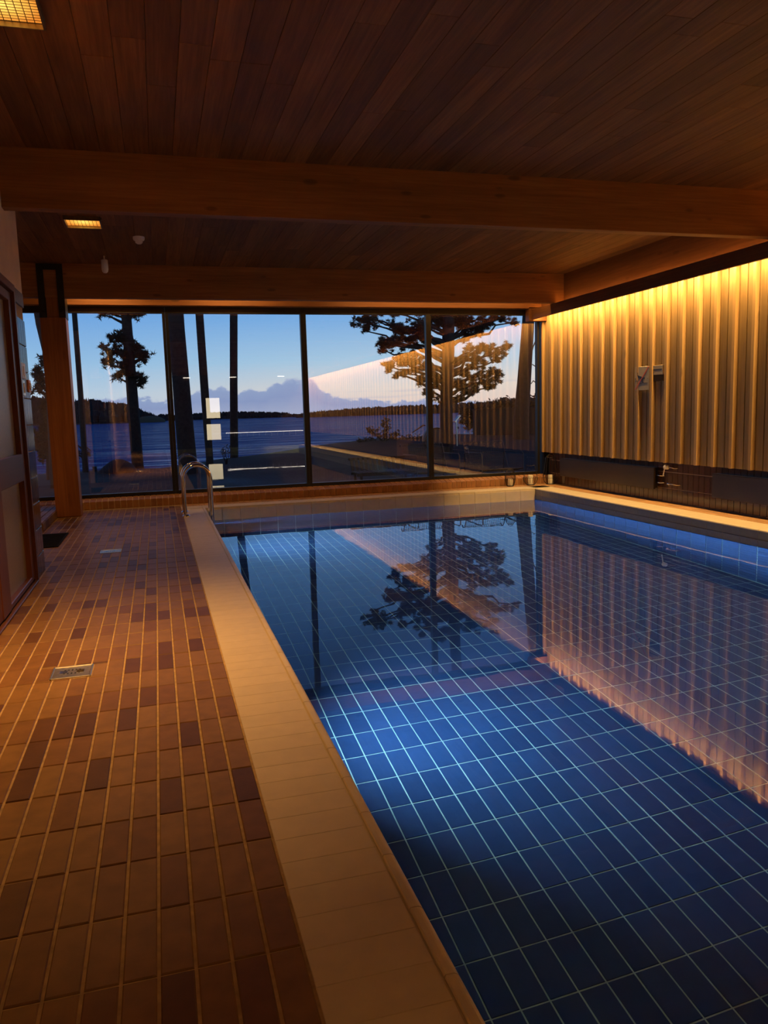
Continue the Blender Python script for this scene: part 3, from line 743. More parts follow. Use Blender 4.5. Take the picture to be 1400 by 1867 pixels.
# ------------------------------------------------------------------ window wall
mull = [-2.12, .25, 2.63, 5.0, 7.29]
fr_ = tag(thing('wall_far', (2.6, Y_WIN, 0)), kind='structure')
obj('sill_beam', MB().box(-3.0, 7.5, Y_WIN, Y_WIN+.14, -.1, .168), M['frame'], fr_)
obj('end_post', MB().box(7.34, 7.75, 14.13, Y_WIN+.14, -.05, 3.5), M['black'], fr_)
for i in range(5):
    x0 = mull[i-1] if i > 0 else -2.95
    x1 = mull[i]
    wn = tag(thing('window_%d' % (i+1), ((x0+x1)/2, Y_WIN, .17)), kind='structure')
    a = .05
    f = obj('frame', MB().box(x0+.001, x1-.001, Y_WIN, Y_WIN+.1, .168, .235, .004).box(x0+.001, x1-.001, Y_WIN, Y_WIN+.1, 3.268, 3.38, .004).box(x0+.001, x0+a, Y_WIN, Y_WIN+.1, .235, 3.268).box(x1-a, x1-.001, Y_WIN, Y_WIN+.1, .235, 3.268), M['frame'], wn)
    obj('pane', MB().mesh([(x0+a-.01, Y_WIN+.05, .23), (x1-a+.01, Y_WIN+.05, .23), (x1-a+.01, Y_WIN+.05, 3.28), (x0+a-.01, Y_WIN+.05, 3.28)], [(0, 1, 2, 3)]), M['glass'], wn)
# back wall with a glazed door and lit strips (seen mirrored in the window)
wb = tag(obj('wall_back', MB().box(-1.5, 7.6, YB-.2, YB, -.3, 3.9), M['brown']), kind='structure')
d3 = tag(thing('door_2', (2.64, YB, 0)), kind='structure')
obj('leaf', MB().box(2.10, 3.17, YB, YB+.05, 0, 2.6, .006), M['brown'], d3)
obj('lit_pane', MB().box(2.33, 2.97, YB+.05, YB+.056, 1.42, 2.38), M['litpane'], d3)
obj('lit_pane', MB().box(2.30, 2.96, YB+.05, YB+.056, .38, 1.13), M['litpane'], d3)
ls = thing('bench_light', (5.1, YB, .6), 'long low light strip on the rear wall, mirrored in the window', 'light strip')
obj('bar', MB().box(3.2, 7.0, YB+.04, YB+.07, .67, .69), M['litbar'], ls)
for k in range(12): obj('bracket', MB().box(3.3+k*.3, 3.32+k*.3, YB+.035, YB+.06, .48, .67), M['steel'], ls)
for k, xx in enumerate((1.5, 3.67, 6.0)):
    t_ = tag(obj('wall_lamp', MB().box(xx-.16, xx+.16, YB, YB+.06, 3.34, 3.37), M['litbar']), 'short lit lamp high on the rear wall, ' + ['nearest the deck side', 'middle of three', 'nearest the slatted wall'][k], 'lamp', 'lit lamps high on the rear wall')

# ------------------------------------------------------------------ ceiling fittings
def ceiling_light(lx, ly, label):
    t_ = thing('ceiling_light', (lx, ly, 3.87), label, 'lamp', 'louvred ceiling lamps')
    w_, d_ = .205, .215
    fr = MB()
    for x0, x1, y0, y1 in ((-w_, w_, -d_, -d_+.012), (-w_, w_, d_-.012, d_), (-w_, -w_+.012, -d_, d_), (w_-.012, w_, -d_, d_)):
        fr.box(lx+x0, lx+x1, ly+y0, ly+y1, 3.825, 3.87)
    obj('frame', fr, M['steeldull'], t_)
    obj('tray', MB().box(lx-w_+.012, lx+w_-.012, ly-d_+.012, ly+d_-.012, 3.857, 3.87), M['brown'], t_)
    gr = MB()
    for k in range(12):          # rows of small rounded lit cells with dark joints between
        y0 = ly - d_ + .014 + k*(2*d_-.028)/12; dy = (2*d_-.028)/12
        for c in range(9):
            x0 = lx - w_ + .014 + c*(2*w_-.028)/9; dx = (2*w_-.028)/9
            ring = [(.0, -.0005), (.28, -.0035), (.56, -.0035), (.80, .0008)]
            for (u0, h0), (u1, h1) in zip(ring, ring[1:]):
                gr.face([(x0+.06*dx, y0+u0*dy, 3.856+h0), (x0+.94*dx, y0+u0*dy, 3.856+h0), (x0+.94*dx, y0+u1*dy, 3.856+h1), (x0+.06*dx, y0+u1*dy, 3.856+h1)])
    obj('louvre', gr, M['louvre'], t_, loc=(lx, ly, 3.85))
    obj('clip', MB().box(lx+w_, lx+w_+.016, ly-d_+.02, ly-d_+.05, 3.835, 3.865, .003), M['steel'], t_)
    return t_
ceiling_light(-.695, 10.37, 'small lit louvred ceiling lamp between the two beams')
ceiling_light(-.695, 5.18, 'lit louvred ceiling lamp in the upper left corner, nearest the camera')
sd = thing('smoke_detector', (-.075, 11.17, 3.87), 'round white smoke detector on the plank ceiling beside the lamp', 'detector')
obj('base', MB().lathe([(.075, 0), (.075, -.03), (.066, -.045)], (-.075, 11.17, 3.87), 20), M['white'], sd)
obj('sensor_dome', MB().lathe([(.05, -.045), (.046, -.075), (.025, -.09), (.004, -.093)], (-.075, 11.17, 3.87), 20), M['white'], sd)
ms = thing('motion_sensor', (-.585, 12.5, 3.87), 'white capsule sensor hanging from the ceiling by the far beam', 'sensor')
obj('stem', MB().lathe([(.012, 0), (.012, -.05)], (-.585, 12.5, 3.87), 10), M['white'], ms)
obj('capsule', MB().lathe([(.03, -.05), (.048, -.06), (.048, -.19), (.040, -.225), (.022, -.243), (.004, -.247)], (-.585, 12.5, 3.87), 16), M['white'], ms)

# ------------------------------------------------------------------ deck objects
def drain(dx, dy, label):
    t_ = thing('floor_drain', (dx, dy, 0), label, 'drain', 'square steel drains in the tiled deck')
    fr = MB(); w_ = .115
    for a in ((-w_, w_, -w_, -w_+.010), (-w_, w_, w_-.010, w_), (-w_, -w_+.010, -w_, w_), (w_-.010, w_, -w_, w_)):
        fr.box(dx+a[0], dx+a[1], dy+a[2], dy+a[3], -.02, .004, .002)
    obj('frame', fr, M['steel'], t_)
    obj('grate', MB().box(dx-w_+.012, dx+w_-.012, dy-w_+.012, dy+w_-.012, -.015, .0015, .002), M['steeldull'], t_)
    sl = MB()
    for k in range(-2, 3):
        L = .030 - .008*abs(k)
        for s_ in (-1, 1):
            sl.box(dx+k*.021-.004, dx+k*.021+.004, dy+s_*.032-L/2, dy+s_*.032+L/2, .0012, .0022)
    tag(obj('slots', sl, M['ink'], t_), kind='stuff')
    rb = MB()
    for s_ in (-1, 1):
        for k in range(-1, 2):
            rb.box(dx+s_*.048-.022, dx+s_*.048+.022, dy+k*.018-.004, dy+k*.018+.004, .001, .0035, .001)
    tag(obj('ribs', rb, M['chrome'], t_), kind='stuff')
drain(*DRAINS[0], 'square steel floor drain with slots, nearest in the tiled deck')
drain(*DRAINS[1], 'square steel floor drain far along the deck, near the post')
mat = thing('floor_mat', (-1.37, 10.6, 0), 'small black rubber mat on the deck at the wall corner', 'mat')
obj('sheet', MB().box(-1.56, -1.225, 10.02, 11.2, .002, .012, .004), M['rubber'], mat)
rb = MB()
for k in range(14): rb.box(-1.54, -1.245, 10.06+k*.08, 10.08+k*.08, .012, .016)
tag(obj('ribs', rb, M['rubber'], mat), kind='stuff')

# pool ladder: two chrome rails with treads below the water
lad = thing('pool_ladder', (.52, 12.52, 0), 'chrome pool ladder with two arched handrails at the far left pool corner', 'ladder')
for yy in (12.25, 12.80):
    pts = [(.335, yy, 0.0)] + [(.335, yy, .1*k) for k in range(1, 6)]
    cx_, cz_, r_ = .535, .575, .20
    pts += [(cx_ + r_*math.cos(math.radians(a)), yy, cz_ + r_*math.sin(math.radians(a))) for a in range(180, -1, -12)]
    pts += [(.735, yy, z) for z in (.5, .3, .1, -.1, -.4, -.8, -1.2)]
    h_ = obj('handrail', MB().tube(pts, .027, 14), M['chrome'], lad)
    obj('flange', MB().lathe([(.058, 0.0), (.058, .012), (.045, .026), (.03, .034)], (.345, yy, .0005), 18), M['chrome'], h_)
for zz in (-.55, -.85, -1.15):
    obj('tread', MB().box(.705, .80, 12.25, 12.80, zz-.015, zz+.015, .006), M['steel'], lad)

# lanterns with candles
def lantern(cx_, cy_, prof, wires, label, handle, top_ring):
    t_ = thing('lantern', (cx_, cy_, 0), label, 'lantern', 'black wire lanterns at the pool corner')
    obj('base_plate', MB().lathe([(prof[0][0], .001), (prof[0][0], .012), (prof[0][0]-.006, .014)], (cx_, cy_, 0), 20), M['wire'], t_)
    cg = MB()
    for k in range(wires):
        a = 2*math.pi*k/wires
        cg.tube([(cx_+r*math.cos(a), cy_+r*math.sin(a), h) for r, h in prof], .0035, 4)
    for r, h in top_ring:
        cg.tube([(cx_+r*math.cos(2*math.pi*k/20), cy_+r*math.sin(2*math.pi*k/20), h) for k in range(21)], .004, 5)
    obj('wire_cage', cg, M['wire'], t_)
    obj('handle', MB().tube(handle, .0045, 6), M['wire'], t_)
    return t_
def candle(cx_, cy_, r, h, label):
    t_ = thing('candle', (cx_, cy_, .014), label, 'candle', 'cream ribbed candles in the lanterns')
    n_ = 36; vs = []; fs = []
    zs = [.0145, .0145+h*.98, .0145+h]
    for j, z in enumerate(zs):
        for k in range(n_):
            rr = r*(1 + (.05 if k % 2 else -.05)) * (.93 if j == 2 else 1)
            vs.append((cx_+rr*math.cos(2*math.pi*k/n_), cy_+rr*math.sin(2*math.pi*k/n_), z))
    for j in range(2):
        for k in range(n_): fs.append((j*n_+k, j*n_+(k+1)%n_, (j+1)*n_+(k+1)%n_, (j+1)*n_+k))
    fs.append(tuple(range(n_))[::-1]); fs.append(tuple(range(2*n_, 3*n_)))
    obj('wax_body', MB().mesh(vs, fs), M['candle'], t_)
    obj('wick', MB().tube([(cx_, cy_, .0145+h), (cx_+.003, cy_, .0145+h+.018)], .003, 5), M['wire'], t_)
def arch(cx_, cy_, r, z0, up, n_=12):
    return [(cx_ + r*math.cos(math.pi*k/n_), cy_, z0 + up*math.sin(math.pi*k/n_)) for k in range(n_+1)]
LX = [(6.47, 13.84), (6.90, 13.84), (7.31, 13.80)]
lantern(*LX[0], [(.065, .01), (.085, .06), (.10, .13), (.098, .20), (.085, .27), (.05, .325)], 18, 'small black wire lantern with a short candle, leftmost of three at the pool corner', arch(*LX[0], .05, .325, .03), [(.10, .14), (.05, .325)])
lantern(*LX[1], [(.075, .01), (.12, .06), (.14, .11), (.142, .15)], 18, 'round bowl shaped black wire lantern, middle of three at the pool corner', [(LX[1][0]-.142, LX[1][1], .15), (LX[1][0]-.11, LX[1][1], .28), (LX[1][0]-.085, LX[1][1], .40)] + [(LX[1][0]+.085*math.cos(math.pi*(1+k/8)), LX[1][1], .40+.03*math.sin(math.pi*(1+k/8))) for k in range(1, 8)] + [(LX[1][0]+.085, LX[1][1], .40), (LX[1][0]+.11, LX[1][1], .28), (LX[1][0]+.142, LX[1][1], .15)], [(.142, .15)])
lantern(*LX[2], [(.085, .01), (.13, .06), (.15, .13), (.145, .18), (.12, .35), (.095, .52)], 14, 'tall tapering black wire lantern in the corner by the brown tiles', arch(*LX[2], .095, .52, .05), [(.15, .13), (.095, .52)])
candle(LX[0][0], LX[0][1], .044, .125, 'short cream ribbed candle inside the leftmost wire lantern')
candle(LX[1][0], LX[1][1], .046, .18, 'cream ribbed candle inside the middle bowl shaped lantern')
candle(LX[2][0], LX[2][1], .046, .17, 'cream ribbed candle inside the tall corner lantern')

# ------------------------------------------------------------------ outdoors: terrain, lake, shores
def crest(x): return -.06 if x < .5 else min(.62, -.06 + (x-.5)*.105)
def ground_z(x, y):
    if y < 26: 
        t_ = max(0, (y-15.5)/10.5); t_ = t_*t_*(3-2*t_); base_ = -.08 + (crest(x)+.08)*t_
    else:
        t_ = min(1, (y-26)/9); base_ = crest(x) - (crest(x)+4.5)*t_*t_*(3-2*t_)
    return base_ + .025*math.sin(x*1.7+y*.9) + .02*math.sin(x*.6-y*1.9)
mb = MB(); gx = [-22 + i*1.0 for i in range(62)]; gy = [14.34, 15.2] + [16 + i*.8 for i in range(28)]
vs = [(x, y, ground_z(x, y) if y > 15 else -.09) for y in gy for x in gx]; nx = len(gx)
mb.mesh(vs, [(j*nx+i, j*nx+i+1, (j+1)*nx+i+1, (j+1)*nx+i) for j in range(len(gy)-1) for i in range(nx-1)], 0, True)
tag(obj('ground', mb, M['ground'], fix=False), kind='structure')
terr = tag(obj('terrace', MB().box(-10, 24, 14.35, 16.6, -.3, -.05), M['paving']), kind='structure')
ZL = -2.0
lake = tag(obj('lake', MB().mesh([(-2600, 28, ZL), (3600, 28, ZL), (3600, 4200, ZL), (-2600, 4200, ZL)], [(0, 1, 2, 3)]), M['lake']), 'wide rippled lake beyond the garden under the dusk sky', 'water', kind='stuff')
def shore(name, pts, Yd, depth, label, tree_h, ntree, field=None):
    """pts: skyline (pixel x, pixel y of the treetops); ridge at distance Yd with real depth"""
    t_ = thing(name, at((pts[0][0]+pts[-1][0])/2, 760, Yd).xy.to_3d() + Vector((0, 0, ZL)), label, 'shore')
    sk = [at(px, py, Yd) for px, py in pts]
    def top(x):
        if x <= sk[0].x: return sk[0].z
        for a, b_ in zip(sk, sk[1:]):
            if a.x <= x <= b_.x: return a.z + (b_.z-a.z)*(x-a.x)/(b_.x-a.x)
        return sk[-1].z
    x0, x1 = sk[0].x, sk[-1].x; N = 60
    mb_ = MB(); vs_ = []
    for j, (fy_, fz_) in enumerate(((-.55, -.02), (-.35, .12), (-.1, .8), (.15, .9), (.5, .1), (.6, -.05))):
        for i in range(N+1):
            x_ = x0 + (x1-x0)*i/N; h_ = max(0, top(x_) - ZL - tree_h)
            vs_.append((x_*(1+fy_*depth/Yd), Yd + fy_*depth, ZL - .4 + (h_+.4)*max(0, fz_) + (0 if fz_ > 0 else -1)))
    mb_.mesh(vs_, [(j*(N+1)+i, j*(N+1)+i+1, (j+1)*(N+1)+i+1, (j+1)*(N+1)+i) for j in range(5) for i in range(N)], 0, True)
    obj('land', mb_, M['forestland'], t_)
    tr = MB()
    for q in range(ntree):
        x_ = random.uniform(x0, x1); fy_ = random.uniform(-.4, .2)
        hh = max(0, top(x_) - ZL - tree_h)
        fz_ = .12 + (.8-.12)*min(1, max(0, (fy_+.35)/.25))
        zb = ZL + hh*fz_
        sc = tree_h*random.uniform(.55, 1.12) * min(1, .25 + (top(x_)-ZL)/(tree_h*1.2))
        xx = x_*(1+fy_*depth/Yd); yy = Yd + fy_*depth
        r_ = sc*random.uniform(.22, .36); n_ = 6
        if random.random() < .6:
            ring = [(xx+r_*math.cos(2*math.pi*k/n_+q), yy+r_*math.sin(2*math.pi*k/n_+q), zb-.1*sc) for k in range(n_)]
            tr.mesh(ring + [(xx, yy, zb+sc)], [(k, (k+1) % n_, n_) for k in range(n_)])
        else:
            r_ *= 1.3
            a_ = [(xx+r_*.8*math.cos(2*math.pi*k/n_+q), yy+r_*.8*math.sin(2*math.pi*k/n_+q), zb-.1*sc) for k in range(n_)]
            b__ = [(xx+r_*math.cos(2*math.pi*k/n_+q), yy+r_*math.sin(2*math.pi*k/n_+q), zb+.5*sc) for k in range(n_)]
            c__ = [(xx+r_*.5*math.cos(2*math.pi*k/n_+q), yy+r_*.5*math.sin(2*math.pi*k/n_+q), zb+.82*sc) for k in range(n_)]
            tr.mesh(a_+b__+c__, [(k+o_, (k+1) % n_+o_, (k+1) % n_+n_+o_, k+n_+o_) for o_ in (0, n_) for k in range(n_)] + [tuple(range(2*n_, 3*n_))])
    tag(obj('forest', tr, M['forest'], t_, fix=False), kind='stuff')
    if field: field(t_)
    return t_
def field_l(t_):
    p = at(272, 762, 690); mbf = MB().sphere((p.x, 690, ZL+.5), 1, 14, 8, sc=(13, 8, 5.0)); obj('meadow', mbf, M['fieldland'], t_)
shore('wooded_headland', [(-120, 690), (20, 700), (80, 715), (140, 722), (165, 718), (185, 724), (205, 727), (235, 730), (252, 741), (268, 750), (290, 763), (300, 767)], 760, 160, 'dark wooded headland across the water at the left, behind the slim trunk', 9, 1500, field_l)
shore('far_shore', [(270, 762), (292, 752), (320, 752), (350, 751), (400, 748), (440, 747), (480, 748), (520, 750), (548, 756), (556, 757)], 1000, 120, 'low wooded far shore in the middle of the lake horizon', 4, 1200)
shore('wooded_shore', [(540, 757), (565, 752), (600, 748), (640, 742), (680, 739), (720, 737), (780, 735), (840, 731), (900, 727), (960, 722), (1010, 716), (1100, 705)], 800, 150, 'rising wooded shore across the lake at the right', 7, 1700)

# ------------------------------------------------------------------ trees
def tufts(mb_, c, r, n_, size, flat=.72):
    c0 = Vector(c); subs = [(c0 + Vector((random.gauss(0, .55), random.gauss(0, .55), random.gauss(0, .5)*flat))*r, r*random.uniform(.22, .45)) for _ in range(13)]
    for i in range(n_):
        c, r = subs[i % 13]
        while True:
            p = Vector((random.uniform(-1, 1), random.uniform(-1, 1), random.uniform(-1, 1)))
            if p.length < 1: break
        p = Vector(c) + Vector((p.x*r, p.y*r, p.z*r*flat))
        for k in range(7):
            d = Vector((random.gauss(0, 1), random.gauss(0, 1), random.gauss(.35, .8))).normalized()*size*random.uniform(.6, 1.2)
            s_ = d.orthogonal().normalized()*size*.13
            mb_.face([p - s_, p + s_, p + d])
def limb(mb_, a, b_, r0, r1, sag=.1, n_=5):
    a, b_ = Vector(a), Vector(b_); pts = []
    for i in range(n_+1):
        t_ = i/n_; p = a.lerp(b_, t_); p += Vector((random.uniform(-1, 1), random.uniform(-1, 1), random.uniform(-.4, 1)))*sag*(b_-a).length*math.sin(math.pi*t_)*.5
        pts.append(p)
    mb_.tube(pts, [r0+(r1-r0)*i/n_ for i in range(n_+1)], 5)
    return pts
def trunk(mb_, pts, n_=10):
    mb_.tube([p for p, r in pts], [r for p, r in pts], n_)
def tree(name, Yd, tpx, label, group=None, clumps=(), twigs=(), size=.16, per=60):
    """tpx: list of (px, py, width px) up the trunk, taken at distance Yd; clumps: (px, py, radius px)"""
    q = Yd/FPX
    tp = []
    for px, py, wpx in tpx: tp.append((at(px, py, Yd), wpx*q/2))
    b0 = tp[0][0]
    gz = ground_z(b0.x, Yd) - .15
    tp = [(Vector((b0.x + (b0.x-tp[1][0].x)*.02, Yd, gz)), tp[0][1]*1.15)] + ([] if abs(b0.z-gz) < .02 else [tp[0]]) + tp[1:]
    t_ = thing(name, (b0.x, Yd, gz+.15), label, 'tree', group)
    mb_ = MB(); trunk(mb_, tp); obj('trunk', mb_, M['bark'], t_)
    def trunk_at(z):
        for (a, _), (b_, _) in zip(tp, tp[1:]):
            if a.z <= z <= b_.z: return a.lerp(b_, (z-a.z)/max(1e-6, b_.z-a.z))
        return tp[-1][0].copy()
    if clumps:
        br_ = MB(); fo = MB()
        for px, py, rpx in clumps:
            c = at(px, py, Yd + random.uniform(-1, 1)*rpx*q*1.2); r_ = rpx*q
            st = trunk_at(c.z - abs(c.x-b0.x)*.25 - .15)
            limb(br_, st, c, .05 + .008*(c-st).length, .014, .18)
            for k in range(3):
                e = c + Vector((random.uniform(-1, 1), random.uniform(-1, 1), random.uniform(-.4, .5)))*r_*.8
                limb(br_, c, e, .014, .006, .1, 3)
            tufts(fo, c, r_, int(per*max(.3, (rpx/14)**2)), size)
        obj('branches', br_, M['bark'], t_)
        tag(obj('foliage', fo, M['needle'], t_, fix=False), kind='stuff')
    if twigs:
        tw = MB()
        for pl_ in twigs: tw.tube([at(px, py, Yd) for px, py in pl_], [.03*(1-.7*i/len(pl_)) for i in range(len(pl_))], 5)
        tag(obj('twigs', tw, M['bark'], t_), kind='stuff')
    return t_
tree('slim_pine', 25, [(156, 858, 10), (147, 720, 9), (136, 575, 8.5), (118, 380, 7)], 'slim bare leaning trunk just right of the timber post', twigs=[[(150, 822), (158, 815), (166, 822)], [(149, 818), (142, 812), (130, 816)]], clumps=[(160, 827, 6), (140, 828, 8)], per=50, size=.12)
tree('pine_tree', 26, [(251, 848, 20), (243, 745, 19), (232, 600, 17), (226, 520, 15), (215, 360, 12)], 'pine with dark needle clumps either side of its trunk, left window pane',
     clumps=[(210, 618, 13), (222, 612, 10), (197, 635, 10), (212, 640, 14), (224, 650, 10), (203, 655, 9), (193, 662, 8), (218, 668, 12), (226, 682, 9), (214, 688, 8), (246, 628, 9), (256, 640, 11), (265, 648, 9), (258, 656, 9), (249, 650, 8), (250, 684, 7), (257, 690, 8), (262, 694, 6), (253, 702, 6), (185, 572, 9), (200, 570, 9), (218, 566, 11), (246, 574, 9), (256, 570, 9), (230, 540, 20), (200, 545, 16), (260, 548, 15)], size=.13, per=130)
tree('thick_pine', 22, [(343, 850, 33), (335, 760, 31), (322, 600, 28), (316, 500, 26), (305, 340, 22)], 'thick dark trunk directly behind the left window mullion')
tree('bare_pine', 25, [(382, 834, 13), (375, 740, 14.5), (364, 580, 14), (357, 480, 13), (348, 340, 11)], 'dark straight trunk right of the thickest trunk')
tree('bare_pine', 26, [(427, 832, 15), (426, 700, 14), (426, 580, 14), (427, 460, 13), (428, 340, 11)], 'upright dark trunk in the middle of the second full window pane')
big = []
for px, py, r_ in [(660, 578, 12), (672, 590, 12), (684, 583, 11), (668, 604, 7), (705, 626, 13), (722, 618, 15), (740, 628, 13), (700, 638, 8), (756, 612, 16), (742, 600, 12), (770, 596, 16), (728, 600, 9), (716, 594, 8), (790, 584, 18), (812, 580, 20), (838, 586, 18), (858, 592, 16), (880, 588, 13), (900, 584, 12), (872, 608, 12), (850, 612, 12), (920, 580, 10), (936, 588, 8), (712, 668, 12), (730, 660, 14), (750, 658, 14), (768, 672, 14), (740, 682, 9), (720, 684, 7), (775, 694, 13), (782, 712, 10), (790, 690, 12), (788, 722, 8), (880, 636, 12), (900, 642, 12), (916, 640, 9), (860, 640, 12), (924, 630, 7), (905, 656, 9), (870, 664, 14), (890, 676, 14), (906, 684, 11), (884, 694, 13), (858, 690, 13), (866, 708, 11), (850, 716, 10), (894, 706, 9), (838, 700, 12), (842, 676, 10), (840, 726, 7), (826, 660, 10)]:
    big.append((px, py, r_*1.25))
tree('spreading_pine', 21, [(815, 815, 26), (813, 740, 24), (817, 640, 24), (818, 540, 22), (820, 400, 18)], 'big spreading pine behind the right mullion, crown across two panes', clumps=big + [(800, 545, 26), (850, 550, 24), (760, 560, 20), (890, 555, 18), (720, 572, 10)], size=.085, per=230)
tree('leaning_pine', 23, [(950, 762, 30), (955, 700, 27), (962, 600, 24), (968, 500, 22), (978, 360, 18)], 'thick leaning trunk near the slatted wall, right end of the window')
tree('bare_snag', 24, [(1000, 775, 26), (992, 700, 17), (989, 640, 9), (987, 600, 6), (985, 560, 4)], 'twisted leafless snag with bare twigs at the window edge by the slatted wall', twigs=[[(990, 672), (982, 680), (976, 668), (970, 664)], [(989, 690), (980, 700), (972, 694), (968, 700)], [(990, 705), (978, 716), (974, 724)], [(987, 610), (978, 618), (972, 632), (970, 640)], [(986, 586), (978, 583), (968, 585)], [(988, 660), (984, 648), (985, 640)]])
lean = tree('slanting_pine', 20, [(98, 860, 14), (92, 720, 13), (84, 640, 12), (72, 590, 12), (60, 520, 11), (40, 400, 9)], 'dark trunk leaning left behind the timber post')
sp = []
for i in range(26):
    t_ = i/25; px = 88 - 10*math.sin(t_*9) - (1-t_)*random.uniform(0, 22) + random.uniform(-4, 6); sp.append((px, 655 + t_*175, 7 + t_*5))
tree('young_pine', 23, [(88, 862, 7), (87, 760, 6), (86, 690, 4), (84, 640, 2)], 'young bushy pine between the wall corner and the timber post', clumps=sp, size=.16, per=60)
# shrubs
def shrub(name, Yd, px, py, clumps, label, nl, ls):
    b0 = at(px, py, Yd); gz = ground_z(b0.x, Yd); t_ = thing(name, (b0.x, Yd, gz), label, 'shrub')
    br_ = MB(); fo = MB()
    for cx_, cy_, r_ in clumps:
        c = at(cx_, cy_, Yd + random.uniform(-.2, .2)); rr = r_*Yd/FPX
        limb(br_, (b0.x, Yd, gz-.05), c, .018, .006, .12)
        for k in range(nl):
            p = c + Vector((random.gauss(0, .45), random.gauss(0, .45), random.gauss(0, .5)))*rr
            d = Vector((random.gauss(0, 1), random.gauss(0, 1), random.gauss(.4, .7))).normalized()*ls; s_ = d.orthogonal().normalized()*ls*.32
            fo.face([p, p+d*.5+s_, p+d, p+d*.5-s_])
    obj('stems', br_, M['bark'], t_); tag(obj('leaves', fo, M['leaf'], t_, fix=False), kind='stuff')
shrub('leafy_shrub', 24, 700, 806, [(704, 766, 6), (701, 774, 8), (706, 782, 8), (702, 790, 10), (680, 787, 6), (674, 785, 4), (690, 795, 9), (715, 796, 9), (722, 792, 5), (700, 800, 12)], 'upright leafy shrub on the lake bank between the right panes', 46, .10)
shrub('low_bank_shrub', 24.5, 690, 808, [(656, 806, 5), (666, 804, 6), (678, 803, 7), (735, 803, 9), (750, 802, 10), (764, 800, 9), (720, 804, 9), (775, 802, 10)], 'low ragged shrub spread along the bank under the leafy shrub', 60, .09)
shrub('twiggy_shrub', 24, 412, 833, [(405, 823, 6), (412, 818, 6), (418, 824, 5), (408, 828, 6)], 'small twiggy bush at the lake edge beside the upright trunk', 16, .07)
hl = []
for i in range(60):
    px = 845 + i*2.9; topy = 742 - (px-845)*.16 if px < 935 else 728 - (px-935)*.3
    for k in range(2): hl.append((px+random.uniform(-3, 3), topy + random.uniform(6, 40), 9))
shrub('dark_thicket', 27, 920, 790, hl, 'dark thicket rising behind the garden wall at the right', 50, .16)
# boulder, post, garden wall, garden lamp, drum, seating
bo = at(216, 856, 24.5)
vsb = MB().sphere((bo.x, 24.5, -.12), 1, 18, 10, sc=(.56, .5, .42))
rk = obj('boulder', vsb, M['rock'], loc=(bo.x, 24.5, -.1)); tag(rk, 'low rounded boulder on the bank at the foot of the left pine', 'rock')
for v in rk.data.vertices:
    v.co *= 1 + .07*math.sin(v.co.x*9+v.co.z*5) + .05*math.sin(v.co.y*11)
sp_ = at(173, 858, 25); stub = thing('marker_post', (sp_.x, 25, -.08), 'short square post on the bank left of the boulder', 'post')
obj('shaft', MB().box(sp_.x-.06, sp_.x+.06, 24.94, 25.06, -.1, .10), M['gwood'], stub); obj('cap', MB().box(sp_.x-.07, sp_.x+.07, 24.93, 25.07, .10, .12, .005), M['gwood'], stub)
gwl = at(866, 757, 25); gw = thing('garden_wall', (15, 25, .4), 'long dark garden wall running off to the right behind the chairs', 'wall')
obj('wall_body', MB().box(gwl.x, 26, 24.9, 25.2, .0, 1.44), M['gwall'], gw); obj('wall_cap', MB().box(gwl.x-.03, 26, 24.86, 25.24, 1.44, 1.50, .01), M['gwall'], gw)
lp = at(833, 808, 22); gl = thing('garden_lamp', (lp.x, 22, ground_z(lp.x, 22)), 'slim garden lamp post with a slanted flat head', 'lamp')
obj('pole', MB().tube([(lp.x, 22, ground_z(lp.x, 22)), (lp.x, 22, 1.16)], .02, 8), M['steel'], gl)
hdm = MB(); a = Vector((lp.x-.07, 22, 1.12)); b_ = Vector((lp.x+.10, 22, 1.30))
hdm.extrude([(a.x, a.z), (b_.x, b_.z), (b_.x-.02, b_.z+.03), (a.x-.02, a.z+.03)], 21.9, 22.1, 'Y'); obj('head', hdm, M['steel'], gl)
dc = at(792, 802, 22); dr = thing('garden_drum', (dc.x, 22, dc.z-.52), 'large dark drum on its side with a reddish handle, behind the right mullion', 'drum')
obj('drum_shell', MB().lathe([(.30, 0), (.36, .03), (.36, .30), (.30, .33)], (dc.x, 21.8, dc.z), 24, 'Y'), M['gmetal'], dr)
obj('drum_rim', MB().lathe([(.37, 0), (.37, .03), (.34, .03), (.34, 0), (.37, 0)], (dc.x, 21.785, dc.z), 24, 'Y', cap=False), M['gmetal'], dr)
h0 = at(772, 775, 22); h1 = at(751, 789, 22)
obj('handle', MB().tube([(dc.x-.30, 21.95, h0.z-.02), tuple(h0), tuple(h1)], [.02, .025, .014], 8), M['gred'], dr)
for sx in (-.22, .22): obj('foot', MB().box(dc.x+sx-.03, dc.x+sx+.03, 21.82, 22.1, ground_z(dc.x, 22)-.03, dc.z-.26), M['gwood'], dr)
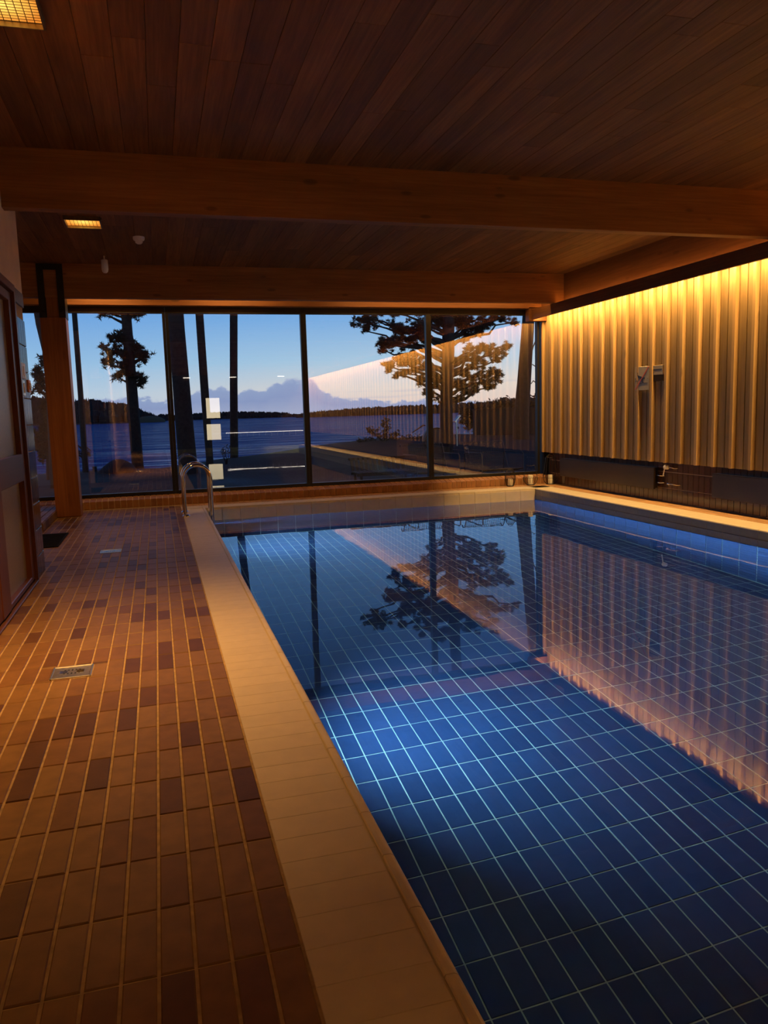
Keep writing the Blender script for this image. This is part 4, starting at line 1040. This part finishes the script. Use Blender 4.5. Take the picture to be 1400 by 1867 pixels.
# wire lounge chairs on the terrace
def lounge(cx_, Yc, label):
    t_ = thing('lounge_chair', (cx_, Yc, -.05), label, 'chair', 'wire mesh lounge chairs on the terrace')
    zb = -.05; w_ = .95; x0 = cx_-w_/2; x1 = cx_+w_/2
    # sling profile, seen from the side: seat to rolled top of the back (y, z)
    prof = [(-.35, .26), (-.05, .20), (.22, .18), (.40, .26), (.52, .48), (.62, .72), (.68, .80), (.76, .82), (.82, .76)]
    sl = MB()
    for i in range(len(prof)-1):
        (ya, za), (yb_, zb_) = prof[i], prof[i+1]
        n_ = max(2, int(math.hypot(yb_-ya, zb_-za)/.035))
        for k in range(n_):
            u = k/n_; sl.tube([(x0, Yc+ya+(yb_-ya)*u, zb+za+(zb_-za)*u), (x1, Yc+ya+(yb_-ya)*u, zb+za+(zb_-za)*u)], .004, 3, cap=False)
    for k in range(19):
        xx = x0 + w_*k/18; sl.tube([(xx, Yc+a_, zb+b__) for a_, b__ in prof], .004, 3, cap=False)
    obj('mesh_sling', sl, M['gmetal'], t_)
    for xx in (x0, x1):
        obj('side_frame', MB().tube([(xx, Yc-.38, zb), (xx, Yc-.38, zb+.58), (xx, Yc-.30, zb+.62), (xx, Yc+.55, zb+.60), (xx, Yc+.62, zb+.56), (xx, Yc+.62, zb)], .013, 6), M['gmetal'], t_)
        obj('side_rail', MB().tube([(xx, Yc+a_, zb+b__) for a_, b__ in prof], .012, 6), M['gmetal'], t_)
    obj('front_bar', MB().tube([(x0, Yc-.35, zb+.26), (x1, Yc-.35, zb+.26)], .012, 6), M['gmetal'], t_)
    return t_
lounge(7.02, 15.75, 'wire mesh lounge chair on the terrace right of the mullion')
lounge(5.62, 15.9, 'wire mesh lounge chair on the terrace, half behind the right mullion')
# slatted bench
bn = thing('slatted_bench', (4.55, 15.6, -.05), 'low dark slatted bench on the terrace outside the fourth pane', 'bench')
for k in range(12):
    xx = 3.85 + k*.1; obj('seat_slat', MB().box(xx, xx+.07, 15.3, 15.95, .26, .285, .004), M['gwood'], bn)
for k in range(12):
    xx = 3.85 + k*.1; obj('back_slat', MB().extrude([(15.95, .285), (15.975, .285), (16.10, .55), (16.075, .55)], xx, xx+.06, 'X'), M['gwood'], bn)
for yy in (15.36, 15.87): obj('rail', MB().box(3.82, 5.06, yy, yy+.04, .21, .26), M['gwood'], bn)
for xx in (3.88, 4.98):
    for yy in (15.35, 15.87): obj('leg', MB().box(xx, xx+.05, yy, yy+.05, -.05, .21), M['gwood'], bn)
obj('back_rail', MB().box(3.82, 5.06, 16.085, 16.115, .50, .55), M['gwood'], bn)
